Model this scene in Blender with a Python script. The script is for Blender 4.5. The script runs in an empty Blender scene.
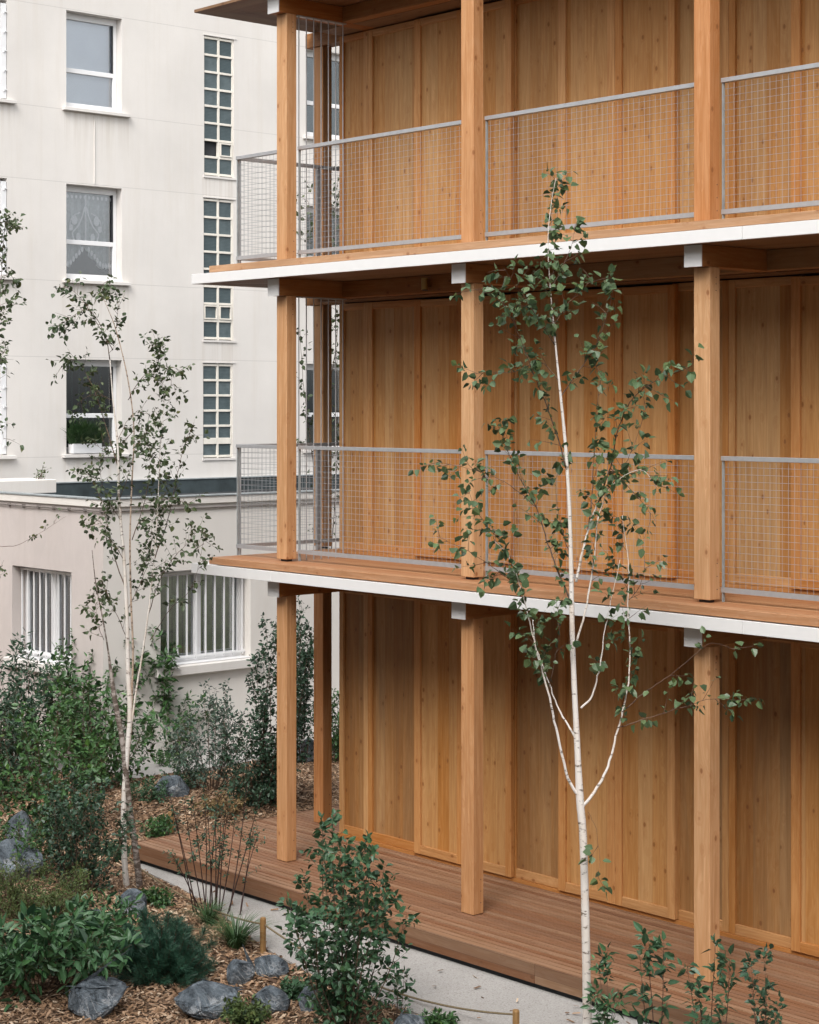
import bpy, bmesh, math, random
import numpy as np
from mathutils import Vector, Matrix
random.seed(7); RNG = np.random.default_rng(11)
PI = math.pi
sc = bpy.context.scene
COL = sc.collection

# ------------------------------------------------------------------ camera geometry
F, HX, HY = 1914.0, 409.5, 406.0
CAM = Vector((14.53, -11.46, 4.405)); SN, CS = .7439, .6683
def atd(px, py, Z):
    """point seen at px,py at depth Z (used to lay out tree skeletons at their real distance)"""
    a = (px-HX)/F; b = -(py-HY)/F
    return CAM + Vector((CS*a-SN, SN*a+CS, b))*Z
def atz(px, py, z=-.2):
    return atd(px, py, (CAM.z-z)*F/(py-HY))
def proj(x, y, z):
    dx, dy, dz = x-CAM.x, y-CAM.y, z-CAM.z
    X = dx*CS+dy*SN; Z = -dx*SN+dy*CS
    return HX+F*X/Z, HY-F*dz/Z, Z

# ------------------------------------------------------------------ mesh builder
class MB:
    def __init__(s): s.v = []; s.f = []; s.m = []; s.cur = 0
    def face(s, pts):
        n = len(s.v); s.v.extend([tuple(p) for p in pts]); s.f.append(tuple(range(n, n+len(pts)))); s.m.append(s.cur)
    def box(s, x0, x1, y0, y1, z0, z1):
        n = len(s.v)
        s.v += [(x0,y0,z0),(x1,y0,z0),(x1,y1,z0),(x0,y1,z0),(x0,y0,z1),(x1,y0,z1),(x1,y1,z1),(x0,y1,z1)]
        for q in ((3,2,1,0),(4,5,6,7),(0,1,5,4),(1,2,6,5),(2,3,7,6),(3,0,4,7)):
            s.f.append(tuple(n+i for i in q)); s.m.append(s.cur)
        return s
    def tube(s, pts, rad, seg=8, cap=True):
        pts = [Vector(p) for p in pts]
        if not hasattr(rad, '__len__'): rad = [rad]*len(pts)
        n0 = len(s.v); up = Vector((0,0,1))
        d0 = (pts[1]-pts[0]).normalized()
        a = d0.cross(up)
        if a.length < .1: a = d0.cross(Vector((1,0,0)))
        a.normalize()
        for i, p in enumerate(pts):
            d = (pts[min(i+1, len(pts)-1)]-pts[max(i-1, 0)]).normalized()
            a = (a - d*a.dot(d)).normalized(); b = d.cross(a)
            for k in range(seg):
                t = 2*PI*k/seg
                s.v.append(tuple(p+(a*math.cos(t)+b*math.sin(t))*rad[i]))
        for i in range(len(pts)-1):
            for k in range(seg):
                k2 = (k+1) % seg
                s.f.append((n0+i*seg+k, n0+i*seg+k2, n0+(i+1)*seg+k2, n0+(i+1)*seg+k)); s.m.append(s.cur)
        if cap:
            s.f.append(tuple(n0+k for k in range(seg))[::-1]); s.m.append(s.cur)
            e = n0+(len(pts)-1)*seg
            s.f.append(tuple(e+k for k in range(seg))); s.m.append(s.cur)
        return s
    def leaf(s, p, d, n, L, W, fold=.25):
        """p base, d direction, n normal"""
        d = d.normalized(); r = d.cross(n)
        if r.length < 1e-3: r = d.cross(Vector((.3,.5,.8)))
        r.normalize(); n = r.cross(d)
        o = len(s.v); dr = -n*(L*.14)
        s.v += [tuple(p), tuple(p+d*L*.3+r*W*.5+n*W*fold), tuple(p+d*L*.68+r*W*.38+n*W*fold*.8+dr*.5),
                tuple(p+d*L+dr), tuple(p+d*L*.68-r*W*.38+n*W*fold*.8+dr*.5), tuple(p+d*L*.3-r*W*.5+n*W*fold),
                tuple(p+d*L*.5+dr*.3)]
        s.f += [(o, o+6, o+2, o+1), (o+6, o+3, o+2), (o, o+5, o+4, o+6), (o+6, o+4, o+3)]; s.m += [s.cur]*4
    def build(s, name, mats, parent=None, smooth=False, loc=None, bevel=0):
        me = bpy.data.meshes.new(name); me.from_pydata(s.v, [], s.f)
        if not isinstance(mats, (list, tuple)): mats = [mats]
        for m in mats: me.materials.append(m)
        if len(mats) > 1: me.polygons.foreach_set('material_index', s.m)
        if smooth: me.polygons.foreach_set('use_smooth', [True]*len(me.polygons))
        me.update()
        o = bpy.data.objects.new(name, me); COL.objects.link(o)
        if parent: o.parent = parent
        if loc: o.location = loc
        if bevel:
            b = o.modifiers.new('bevel', 'BEVEL'); b.width = bevel; b.segments = 1; b.limit_method = 'ANGLE'
        return o

def empty(name, label, cat, loc=(0,0,0), group=None, rz=0):
    o = bpy.data.objects.new(name, None); COL.objects.link(o); o.location = loc; o.rotation_euler = (0,0,rz)
    o.empty_display_size = .2
    o['label'] = label; o['category'] = cat
    if group: o['group'] = group
    return o
def tag(o, label, cat, group=None):
    o['label'] = label; o['category'] = cat
    if group: o['group'] = group
    return o
def structure(o): o['kind'] = 'structure'; return o
def copy_tree(o, parent=None):
    c = o.copy(); COL.objects.link(c)
    if parent: c.parent = parent
    for ch in list(o.children): copy_tree(ch, c)
    return c

# ------------------------------------------------------------------ materials
def newmat(name):
    m = bpy.data.materials.new(name); m.use_nodes = True
    nt = m.node_tree; nt.nodes.clear()
    out = nt.nodes.new('ShaderNodeOutputMaterial'); b = nt.nodes.new('ShaderNodeBsdfPrincipled')
    nt.links.new(b.outputs[0], out.inputs[0])
    return m, nt, b, out
def nd(nt, typ, **kw):
    n = nt.nodes.new(typ)
    for k, v in kw.items():
        if k == 'ins':
            for i, x in v.items():
                if isinstance(x, bpy.types.NodeSocket): nt.links.new(x, n.inputs[i])
                else: n.inputs[i].default_value = x
        else: setattr(n, k, v)
    return n
def math_(nt, op, a, b=0.0, c=None, clamp=False):
    ins = {0: a, 1: b}
    if c is not None: ins[2] = c
    return nd(nt, 'ShaderNodeMath', operation=op, use_clamp=clamp, ins=ins).outputs[0]
def mix(nt, fac, a, b, blend='MIX'):
    n = nt.nodes.new('ShaderNodeMix'); n.data_type = 'RGBA'; n.blend_type = blend
    for i, x in ((0, fac), (6, a), (7, b)):
        if isinstance(x, bpy.types.NodeSocket): nt.links.new(x, n.inputs[i])
        else: n.inputs[i].default_value = x if i == 0 else (*x, 1) if len(x) == 3 else x
    return n.outputs[2]
def ramp(nt, fac, stops):
    n = nt.nodes.new('ShaderNodeValToRGB'); nt.links.new(fac, n.inputs[0])
    e = n.color_ramp.elements
    while len(e) < len(stops): e.new(.5)
    for el, (p, c) in zip(e, stops): el.position = p; el.color = (*c, 1) if len(c) == 3 else c
    return n.outputs[0]
def g(v): return (v, v, v)
def noise(nt, vec, scale, detail=4, rough=.55, dist=0):
    return nd(nt, 'ShaderNodeTexNoise', ins={'Vector': vec, 'Scale': scale, 'Detail': detail, 'Roughness': rough, 'Distortion': dist}).outputs[0]
def bump(nt, b, h, strength=.3, dist=.01):
    n = nd(nt, 'ShaderNodeBump', ins={'Height': h, 'Strength': strength, 'Distance': dist})
    nt.links.new(n.outputs[0], b.inputs['Normal'])

def wood(name, base, axis='z', board=0.0, across='x', var=.16, knots=1.0, rough=.62, dark=.5, weather=0.0, tile=0.0):
    """grain runs along axis; board>0 tints strips of that width laid across"""
    m, nt, b, out = newmat(name)
    tc = nd(nt, 'ShaderNodeTexCoord').outputs['Object']
    oi = nd(nt, 'ShaderNodeObjectInfo').outputs['Random']
    offs = nd(nt, 'ShaderNodeVectorMath', operation='SCALE', ins={0: (13.1, 7.7, 19.3)}); nt.links.new(oi, offs.inputs['Scale'])
    vec = nd(nt, 'ShaderNodeVectorMath', operation='ADD', ins={0: tc, 1: offs.outputs[0]}).outputs[0]
    sep = nd(nt, 'ShaderNodeSeparateXYZ', ins={0: tc})
    if board > 0:
        c = sep.outputs['XYZ'.index(across.upper())]
        w = math_(nt, 'DIVIDE', c, board)
        idx = math_(nt, 'FLOOR', w)
        idx = math_(nt, 'ADD', idx, math_(nt, 'MULTIPLY', oi, 57.0))
        wn = nd(nt, 'ShaderNodeTexWhiteNoise', noise_dimensions='1D'); nt.links.new(idx, wn.inputs['W'])
        brd = wn.outputs[0]
        bo = nd(nt, 'ShaderNodeVectorMath', operation='SCALE', ins={0: (5.3, 9.1, 23.7)}); nt.links.new(brd, bo.inputs['Scale'])
        vec = nd(nt, 'ShaderNodeVectorMath', operation='ADD', ins={0: vec, 1: bo.outputs[0]}).outputs[0]
        fr = math_(nt, 'FRACT', w)
        edge = math_(nt, 'ABSOLUTE', math_(nt, 'SUBTRACT', fr, .5))
        seam = math_(nt, 'GREATER_THAN', edge, .5-.0014/board)
    else:
        brd = oi; seam = None
    sc_ = [34, 34, 34]; sc_['xyz'.index(axis)] = 1.6
    mp = nd(nt, 'ShaderNodeMapping', ins={0: vec, 3: tuple(sc_)}).outputs[0]
    big = [6, 6, 6]; big['xyz'.index(axis)] = .7
    mp2 = nd(nt, 'ShaderNodeMapping', ins={0: vec, 3: tuple(big)}).outputs[0]
    kn = [10, 10, 10]; kn['xyz'.index(axis)] = 6.6
    mp3 = nd(nt, 'ShaderNodeMapping', ins={0: vec, 3: tuple(kn)}).outputs[0]
    vor = nd(nt, 'ShaderNodeTexVoronoi', feature='F1', ins={'Vector': mp3, 'Scale': 1.0, 'Randomness': 1.0})
    dd = vor.outputs['Distance']
    gate = nd(nt, 'ShaderNodeSeparateColor', ins={0: vor.outputs['Color']}).outputs[0]
    gate = math_(nt, 'GREATER_THAN', gate, .50)
    knot = math_(nt, 'MULTIPLY', ramp(nt, dd, [(0.0, g(1)), (.10, g(.9)), (.17, g(0))]), gate)
    halo = math_(nt, 'MULTIPLY', ramp(nt, dd, [(0.0, g(1)), (.45, g(0))]), gate)
    gr = nd(nt, 'ShaderNodeTexNoise', ins={'Vector': mp, 'Scale': 1.0, 'Detail': 5, 'Roughness': .6, 'Distortion': .6}).outputs[0]
    wv = nd(nt, 'ShaderNodeTexNoise', ins={'Vector': mp2, 'Scale': 1.0, 'Detail': 3, 'Distortion': 1.2}).outputs[0]
    rings = math_(nt, 'SINE', math_(nt, 'MULTIPLY', math_(nt, 'ADD', wv, math_(nt, 'MULTIPLY', halo, .20)), 60.0))
    rings = math_(nt, 'MULTIPLY_ADD', rings, .5, .5)
    light = tuple(min(1, c*1.12) for c in base); drk = tuple(c*k for c, k in zip(base, (.76, .66, .54)))
    c1 = mix(nt, ramp(nt, gr, [(.3, g(0)), (.72, g(1))]), drk, light)
    c2 = mix(nt, math_(nt, 'MULTIPLY', rings, .34), c1, tuple(c*k for c, k in zip(base, (.8, .62, .42))))
    val = math_(nt, 'MULTIPLY_ADD', brd, var*2, 1-var)
    hs = nd(nt, 'ShaderNodeHueSaturation', ins={'Hue': math_(nt, 'MULTIPLY_ADD', brd, .012, .494), 'Saturation': math_(nt, 'MULTIPLY_ADD', brd, -.16, 1.08), 'Value': val, 'Color': c2}).outputs[0]
    c3 = mix(nt, math_(nt, 'MULTIPLY', knot, .8*knots), hs, tuple(c*k for c, k in zip(base, (.34, .22, .15))))
    c3 = mix(nt, math_(nt, 'MULTIPLY', halo, .36*knots), c3, tuple(c*k for c, k in zip(base, (.7, .5, .35))))
    if weather:
        wn_ = nd(nt, 'ShaderNodeTexNoise', ins={'Vector': mp2, 'Scale': .55, 'Detail': 6, 'Roughness': .68, 'Distortion': .8}).outputs[0]
        c3 = mix(nt, math_(nt, 'MULTIPLY', ramp(nt, wn_, [(.42, g(0)), (.7, g(1))]), weather), c3, tuple(.42*c+.018 for c in base))
    if seam is not None:
        c3 = mix(nt, math_(nt, 'MULTIPLY', seam, dark), c3, tuple(c*.35 for c in base))
    nt.links.new(c3, b.inputs['Base Color'])
    b.inputs['Roughness'].default_value = rough
    b.inputs['Specular IOR Level'].default_value = .3
    h = math_(nt, 'MULTIPLY_ADD', gr, .5, math_(nt, 'MULTIPLY', knot, -.3))
    bump(nt, b, h, .25, .004)
    return m

def plaster(name, col, stain=.12, seams=None, rough=.9, fine=60, trowel=0.0, stains=()):
    m, nt, b, out = newmat(name)
    tc = nd(nt, 'ShaderNodeTexCoord').outputs['Object']
    sep = nd(nt, 'ShaderNodeSeparateXYZ', ins={0: tc})
    n1 = noise(nt, tc, .55, 5, .6); n2 = noise(nt, tc, fine, 4, .6)
    st = noise(nt, nd(nt, 'ShaderNodeMapping', ins={0: tc, 3: (5, 5, .35)}).outputs[0], 1.0, 6, .7)
    c = mix(nt, ramp(nt, n1, [(.3, g(0)), (.7, g(1))]), tuple(x*(1-stain*.55) for x in col), col)
    c = mix(nt, math_(nt, 'MULTIPLY', ramp(nt, st, [(.5, g(0)), (.8, g(1))]), stain*1.6), c, tuple(x*k for x, k in zip(col, (.8, .76, .70))))
    if stains:
        for (sy0, sy1, sz) in stains:
            dy = math_(nt, 'MULTIPLY', math_(nt, 'GREATER_THAN', sep.outputs[1], sy0), math_(nt, 'LESS_THAN', sep.outputs[1], sy1))
            dz = nd(nt, 'ShaderNodeMapRange', ins={0: sep.outputs[2], 1: sz-.75, 2: sz, 3: 0.0, 4: 1.0}).outputs[0]
            dz = math_(nt, 'MULTIPLY', dz, math_(nt, 'LESS_THAN', sep.outputs[2], sz))
            tail = noise(nt, nd(nt, 'ShaderNodeMapping', ins={0: tc, 3: (14, 14, .5)}).outputs[0], 1.0, 4, .6)
            mk = math_(nt, 'MULTIPLY', math_(nt, 'MULTIPLY', dy, dz), ramp(nt, tail, [(.42, g(0)), (.68, g(1))]))
            c = mix(nt, math_(nt, 'MULTIPLY', mk, .45), c, tuple(x*k for x, k in zip(col, (.62, .57, .5))))
    c = mix(nt, math_(nt, 'MULTIPLY', ramp(nt, n2, [(.35, g(1)), (.65, g(0))]), .07), c, tuple(x*.6 for x in col))
    hgt = n2
    if seams:
        tot = None
        for z0 in seams:
            d = math_(nt, 'ABSOLUTE', math_(nt, 'SUBTRACT', sep.outputs[2], z0))
            l = math_(nt, 'LESS_THAN', d, .006)
            tot = l if tot is None else math_(nt, 'MAXIMUM', tot, l)
        c = mix(nt, math_(nt, 'MULTIPLY', tot, .34), c, tuple(x*.5 for x in col))
        hgt = math_(nt, 'SUBTRACT', n2, tot)
    if trowel:
        t = noise(nt, nd(nt, 'ShaderNodeMapping', ins={0: tc, 2: (.5, .6, .3), 3: (2.5, 2.5, 1.1)}).outputs[0], 1.4, 6, .65, 1.5)
        c = mix(nt, math_(nt, 'MULTIPLY', ramp(nt, t, [(.42, g(0)), (.62, g(1))]), trowel), c, tuple(x*.8 for x in col))
        hgt = math_(nt, 'MULTIPLY_ADD', t, 2.0, n2)
    nt.links.new(c, b.inputs['Base Color']); b.inputs['Roughness'].default_value = rough
    b.inputs['Specular IOR Level'].default_value = .2
    bump(nt, b, hgt, .25, .004)
    return m
def plain(name, col, rough=.5, metal=0.0, spec=.4, nv=.08, nscale=8, bstr=0.0):
    m, nt, b, out = newmat(name)
    tc = nd(nt, 'ShaderNodeTexCoord').outputs['Object']
    n = noise(nt, tc, nscale, 5, .6)
    c = mix(nt, ramp(nt, n, [(.3, g(0)), (.7, g(1))]), tuple(x*(1-nv) for x in col), tuple(min(1, x*(1+nv)) for x in col))
    nt.links.new(c, b.inputs['Base Color'])
    b.inputs['Roughness'].default_value = rough; b.inputs['Metallic'].default_value = metal
    b.inputs['Specular IOR Level'].default_value = spec
    if bstr: bump(nt, b, noise(nt, tc, nscale*8, 4), bstr, .004)
    return m
def leafmat(name, stops, rough=.42, trans=.36, spec=.45):
    m, nt, b, out = newmat(name)
    ge = nd(nt, 'ShaderNodeNewGeometry')
    oi = nd(nt, 'ShaderNodeObjectInfo').outputs['Random']
    r = ge.outputs['Random Per Island']
    c = ramp(nt, r, stops)
    tc = nd(nt, 'ShaderNodeTexCoord').outputs['Object']
    n = noise(nt, tc, 2.2, 3)
    c = mix(nt, ramp(nt, n, [(.35, g(0)), (.7, g(.55))]), c, mix(nt, .5, c, stops[-1][1]))
    c = mix(nt, math_(nt, 'MULTIPLY', ge.outputs['Backfacing'], .45), c, tuple(min(1, x*1.9+.015) for x in stops[len(stops)//2][1]))
    nt.links.new(c, b.inputs['Base Color']); b.inputs['Roughness'].default_value = rough
    b.inputs['Specular IOR Level'].default_value = spec
    tr = nd(nt, 'ShaderNodeBsdfTranslucent'); nt.links.new(c, tr.inputs[0])
    mx = nd(nt, 'ShaderNodeMixShader', ins={0: trans, 1: b.outputs[0], 2: tr.outputs[0]})
    nt.links.new(mx.outputs[0], out.inputs[0])
    return m
def glassmat(name, tint=(.6,.68,.68), refl=1.0, rough=.02):
    m, nt, b, out = newmat(name)
    nt.nodes.remove(b)
    tr = nd(nt, 'ShaderNodeBsdfTransparent', ins={0: (*tint, 1)})
    gl = nd(nt, 'ShaderNodeBsdfGlossy', ins={0: (.95, .97, 1, 1), 'Roughness': rough})
    fr = nd(nt, 'ShaderNodeFresnel', ins={'IOR': 1.5})
    f = math_(nt, 'MULTIPLY_ADD', fr.outputs[0], 2.2*refl, .05, clamp=True)
    mx = nd(nt, 'ShaderNodeMixShader', ins={0: f, 1: tr.outputs[0], 2: gl.outputs[0]})
    nt.links.new(mx.outputs[0], out.inputs[0])
    return m
def barkmat(name, col, mark, amount=.5, scale=14):
    m, nt, b, out = newmat(name)
    tc = nd(nt, 'ShaderNodeTexCoord').outputs['Object']
    n = noise(nt, nd(nt, 'ShaderNodeMapping', ins={0: tc, 3: (9, 9, 26)}).outputs[0], scale/10, 5, .65)
    n2 = noise(nt, tc, 5, 4)
    c = mix(nt, ramp(nt, n, [(.62-amount*.25, g(0)), (.7-amount*.2, g(1))]), col, mark)
    c = mix(nt, ramp(nt, n2, [(.45, g(0)), (.75, g(.55))]), c, tuple(x*k for x, k in zip(col, (.8, .66, .52))))
    nt.links.new(c, b.inputs['Base Color']); b.inputs['Roughness'].default_value = .8
    b.inputs['Specular IOR Level'].default_value = .2
    bump(nt, b, n, .4, .006)
    return m
def rockmat(name):
    m, nt, b, out = newmat(name)
    tc = nd(nt, 'ShaderNodeTexCoord').outputs['Object']
    n = noise(nt, tc, 5, 8, .7, .6); n3 = noise(nt, tc, 26, 6, .7)
    vn = noise(nt, tc, 3.1, 6, .6, 2.0)
    vein = ramp(nt, math_(nt, 'ABSOLUTE', math_(nt, 'SUBTRACT', vn, .5)), [(0, g(1)), (.012, g(.55)), (.035, g(0))])
    c = mix(nt, ramp(nt, n, [(.38, g(0)), (.64, g(1))]), (.022, .032, .042), (.21, .25, .285))
    c = mix(nt, math_(nt, 'MULTIPLY', ramp(nt, n3, [(.5, g(0)), (.7, g(1))]), .35), c, (.27, .30, .33))
    c = mix(nt, math_(nt, 'MULTIPLY', math_(nt, 'MULTIPLY', vein, ramp(nt, noise(nt, tc, 2.2), [(.48, g(0)), (.62, g(1))])), .7), c, (.5, .51, .52))
    nt.links.new(c, b.inputs['Base Color']); b.inputs['Roughness'].default_value = .75
    bump(nt, b, math_(nt, 'ADD', n, math_(nt, 'MULTIPLY', n3, .6)), 1.0, .05)
    return m

WC = (.51, .27, .118)
M = {}
M['post'] = wood('post_wood', (.50, .275, .135), 'z', var=.07, knots=1.0)
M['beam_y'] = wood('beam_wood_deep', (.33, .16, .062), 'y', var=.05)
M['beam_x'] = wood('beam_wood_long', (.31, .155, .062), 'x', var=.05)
M['field'] = wood('panel_boards', (.455, .252, .098), 'z', .135, 'x', var=.10, dark=.35, weather=.30)
M['field_g'] = wood('shaded_weathered_panel_boards', (.36, .198, .08), 'z', .135, 'x', var=.12, dark=.35, weather=.60)  # ground-floor copy of panel boards, shade painted into darker base, plus heavier weathering
M['field_s'] = wood('shutter_boards', (.49, .265, .10), 'z', .16, 'x', var=.085, dark=.3, weather=.15)
M['stile'] = wood('frame_upright_wood', (.47, .25, .096), 'z', var=.09, knots=.9)
M['stile_s'] = wood('shutter_upright_wood', (.51, .262, .10), 'z', var=.09, knots=.9)
M['rail_h'] = wood('frame_cross_wood', (.47, .248, .10), 'x', var=.08, knots=.9)
M['deck'] = wood('deck_boards', (.275, .155, .095), 'x', .07, 'y', var=.18, knots=.4, dark=0, weather=.42)
M['deck_edge'] = wood('deck_edge_boards', (.22, .125, .075), 'x', .085, 'z', var=.14, knots=.6, dark=.8, weather=.5)
M['bdeck'] = wood('balcony_boards', (.42, .235, .13), 'x', .12, 'y', var=.10, knots=.8, dark=.3, weather=.2)
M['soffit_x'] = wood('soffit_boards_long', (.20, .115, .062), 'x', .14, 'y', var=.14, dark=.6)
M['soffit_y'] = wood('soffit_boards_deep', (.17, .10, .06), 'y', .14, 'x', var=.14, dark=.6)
M['white'] = plain('white_fascia_paint', (.68, .67, .66), .45, nv=.02)
M['steel'] = plain('galvanised_steel', (.37, .372, .38), .45, .35, nv=.07, nscale=20)
M['wire'] = plain('galvanised_wire', (.30, .305, .315), .5, .2, nv=.04)
M['darkmetal'] = plain('dark_steel', (.04, .04, .045), .5, .4)
M['brass'] = plain('brass', (.42, .27, .10), .35, .85)
M['dark'] = plain('interior_dark', (.03, .032, .035), .9, nv=.3, nscale=2)
SEAMS = [10.47, 8.93, 7.82, 6.31, 5.15, 3.63]
M['facade'] = plaster('white_facade', (.72, .685, .648), .26, SEAMS, stains=[(4.09, 5.30, 8.91), (4.09, 5.30, 6.28), (4.09, 5.30, 3.61), (6.7, 7.32, 8.10), (6.7, 7.32, 5.44), (2.1, 3.3, 8.91), (2.1, 3.3, 6.28)])
M['annex_side'] = plaster('annex_render', (.72, .685, .645), .2)
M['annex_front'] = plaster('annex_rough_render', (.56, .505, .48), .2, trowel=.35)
M['stone'] = plaster('sill_stone', (.70, .67, .64), .25, fine=90)
M['pvc'] = plain('white_window_plastic', (.74, .74, .745), .35, nv=.02)
M['cream'] = plain('cream_block_frame', (.72, .68, .61), .7, nv=.07)
M['glass'] = glassmat('window_glass', (.93, .94, .95), 1.0)
M['glass_dark'] = glassmat('dark_window_glass', (.45, .5, .5), .8)
def blockglass():
    m, nt, b, out = newmat('ribbed_block_glass')
    tc = nd(nt, 'ShaderNodeTexCoord').outputs['Object']; oi = nd(nt, 'ShaderNodeObjectInfo').outputs['Random']
    wv = nd(nt, 'ShaderNodeTexWave', wave_type='BANDS', bands_direction='Z', ins={'Vector': tc, 'Scale': 14.0, 'Distortion': 2.5, 'Detail': 2.0}).outputs[1]
    n = noise(nt, tc, 7, 4)
    c = mix(nt, oi, (.035, .058, .066), (.10, .13, .14))
    c = mix(nt, math_(nt, 'MULTIPLY', wv, .3), c, (.15, .185, .19)); c = mix(nt, ramp(nt, n, [(.4, g(0)), (.7, g(.5))]), c, (.04, .06, .065))
    nt.links.new(c, b.inputs['Base Color']); b.inputs['Roughness'].default_value = .22; bump(nt, b, wv, .3, .004)
    return m
M['glassblk'] = blockglass()
M['facing'] = plaster('grey_render', (.30, .285, .265), .2)
M['blockpane'] = plain('dark_reflecting_glass', (.03, .035, .04), .08, spec=.6)
M['roofdark'] = plain('bitumen_roof', (.035, .048, .052), .6, nv=.4, nscale=3, bstr=.2)
M['zinc'] = plain('grey_zinc_edge', (.30, .33, .34), .5, .2, nv=.2)
M['cable'] = plain('grey_cable', (.16, .14, .13), .7)
M['blind_g'] = plain('green_blind', (.36, .50, .17), .8, nv=.2)
M['blind_t'] = plain('teal_blind', (.42, .58, .52), .8, nv=.2)
M['curtain'] = plain('net_curtain', (.60, .63, .62), .9, nv=.15, nscale=20)
M['room'] = plain('pale_blue_room', (.84, .90, .97), .9, nv=.06, nscale=1.5)
M['lace'] = plain('white_lace', (.93, .93, .92), .9, nv=.15, nscale=60)
M['rock'] = rockmat('slate_boulder')
M['stake'] = wood('stake_wood', (.30, .19, .085), 'z', var=.1)
M['rope'] = plain('hemp_rope', (.17, .13, .075), .9, nv=.3, nscale=90)
M['bark_w'] = barkmat('white_birch_bark', (.66, .62, .575), (.10, .075, .06), .20)
M['bark_b'] = barkmat('pale_brown_birch_bark', (.42, .33, .26), (.10, .07, .05), .5)
M['bark_d'] = barkmat('dark_peeling_bark', (.11, .085, .07), (.35, .31, .28), .6)
M['twig'] = barkmat('brown_twig', (.13, .085, .06), (.05, .035, .03), .5)
M['twig_red'] = plain('dark_red_stem', (.045, .022, .018), .6)
M['l_birch'] = leafmat('birch_leaf', [(0, (.022,.044,.022)), (.4, (.045,.082,.038)), (.72, (.078,.125,.058)), (.88, (.13,.19,.07)), (1, (.12,.17,.06))], .36)
M['l_birchL'] = leafmat('small_birch_leaf', [(0, (.020,.035,.016)), (.5, (.032,.056,.027)), (.9, (.06,.09,.04)), (1, (.16,.17,.06))], .45)
M['l_broad'] = leafmat('broad_shrub_leaf', [(0, (.012,.036,.02)), (.6, (.022,.06,.03)), (.9, (.04,.10,.036)), (1, (.07,.17,.05))], .33, .15)
M['l_bright'] = leafmat('bright_shrub_leaf', [(0, (.010,.028,.013)), (.5, (.019,.052,.019)), (.85, (.036,.095,.025)), (1, (.11,.22,.045))], .36, .2)
M['l_dark'] = leafmat('dark_small_leaf', [(0, (.012,.032,.018)), (.6, (.022,.056,.028)), (1, (.045,.085,.05))], .4, .12)
M['l_teal'] = leafmat('bluish_green_leaf', [(0, (.016,.044,.022)), (.6, (.032,.080,.038)), (1, (.075,.15,.06))], .38, .18)
M['l_grey'] = leafmat('grey_green_leaf', [(0, (.03,.05,.04)), (.6, (.05,.085,.06)), (1, (.085,.12,.085))], .5, .15)
M['l_olive'] = leafmat('olive_feathery_leaf', [(0, (.03,.05,.015)), (.6, (.06,.095,.025)), (1, (.13,.15,.045))], .55, .2)
M['needle'] = leafmat('pine_needle', [(0, (.012,.045,.03)), (.6, (.022,.07,.042)), (1, (.04,.10,.055))], .45, .1)
M['blade'] = leafmat('grass_blade', [(0, (.02,.05,.018)), (.6, (.035,.08,.028)), (1, (.07,.12,.04))], .45, .2)
M['dry'] = leafmat('dry_leaf', [(0, (.12,.07,.03)), (.6, (.20,.13,.06)), (1, (.10,.12,.04))], .8, .1)
M['terracotta'] = plain('planter_clay', (.25, .17, .12), .8)

def groundmats():
    m, nt, b, out = newmat('mulch_soil')
    tc = nd(nt, 'ShaderNodeTexCoord').outputs['Object']
    v = nd(nt, 'ShaderNodeTexVoronoi', feature='F1', ins={'Vector': nd(nt, 'ShaderNodeMapping', ins={0: tc, 2: (0,0,.6), 3: (1, 2.2, 1)}).outputs[0], 'Scale': 28.0})
    r = nd(nt, 'ShaderNodeSeparateColor', ins={0: v.outputs['Color']}).outputs[0]
    c = ramp(nt, r, [(0, (.05,.03,.018)), (.5, (.13,.075,.04)), (1, (.27,.17,.10))])
    c = mix(nt, ramp(nt, noise(nt, tc, 1.2), [(.4, g(0)), (.7, g(.6))]), c, (.06, .04, .025))
    nt.links.new(c, b.inputs['Base Color']); b.inputs['Roughness'].default_value = .95
    bump(nt, b, v.outputs['Distance'], .8, .03)
    M['mulch'] = m
    m, nt, b, out = newmat('wood_chip')
    ge = nd(nt, 'ShaderNodeNewGeometry').outputs['Random Per Island']
    tc = nd(nt, 'ShaderNodeTexCoord').outputs['Object']
    c = ramp(nt, ge, [(0, (.09,.05,.03)), (.3, (.20,.115,.06)), (.6, (.33,.20,.115)), (.85, (.46,.31,.20)), (1, (.60,.47,.34))])
    c = mix(nt, ramp(nt, noise(nt, tc, .9, 4), [(.45, g(0)), (.75, g(.5))]), c, (.11, .065, .04))
    nt.links.new(c, b.inputs['Base Color']); b.inputs['Roughness'].default_value = .85
    M['chip'] = m
    m, nt, b, out = newmat('exposed_aggregate_concrete')
    tc = nd(nt, 'ShaderNodeTexCoord').outputs['Object']
    n1 = noise(nt, tc, 1.5, 5); n2 = noise(nt, tc, 70, 3, .7); n3 = noise(nt, tc, 11, 6, .7)
    c = mix(nt, n1, (.30, .285, .268), (.41, .395, .375))
    c = mix(nt, ramp(nt, n2, [(.33, g(.85)), (.46, g(0))]), c, (.17, .155, .14))
    c = mix(nt, ramp(nt, n2, [(.6, g(0)), (.7, g(.5))]), c, (.62, .60, .57))
    c = mix(nt, ramp(nt, n3, [(.55, g(0)), (.75, g(.4))]), c, (.30, .28, .25))
    nt.links.new(c, b.inputs['Base Color']); b.inputs['Roughness'].default_value = .9
    bump(nt, b, n2, .5, .006)
    M['concrete'] = m
    m, nt, b, out = newmat('far_ground')
    tc = nd(nt, 'ShaderNodeTexCoord').outputs['Object']
    c = mix(nt, noise(nt, tc, .4, 6), (.06, .055, .04), (.11, .10, .07))
    nt.links.new(c, b.inputs['Base Color']); b.inputs['Roughness'].default_value = .95
    M['far'] = m
groundmats()

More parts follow.
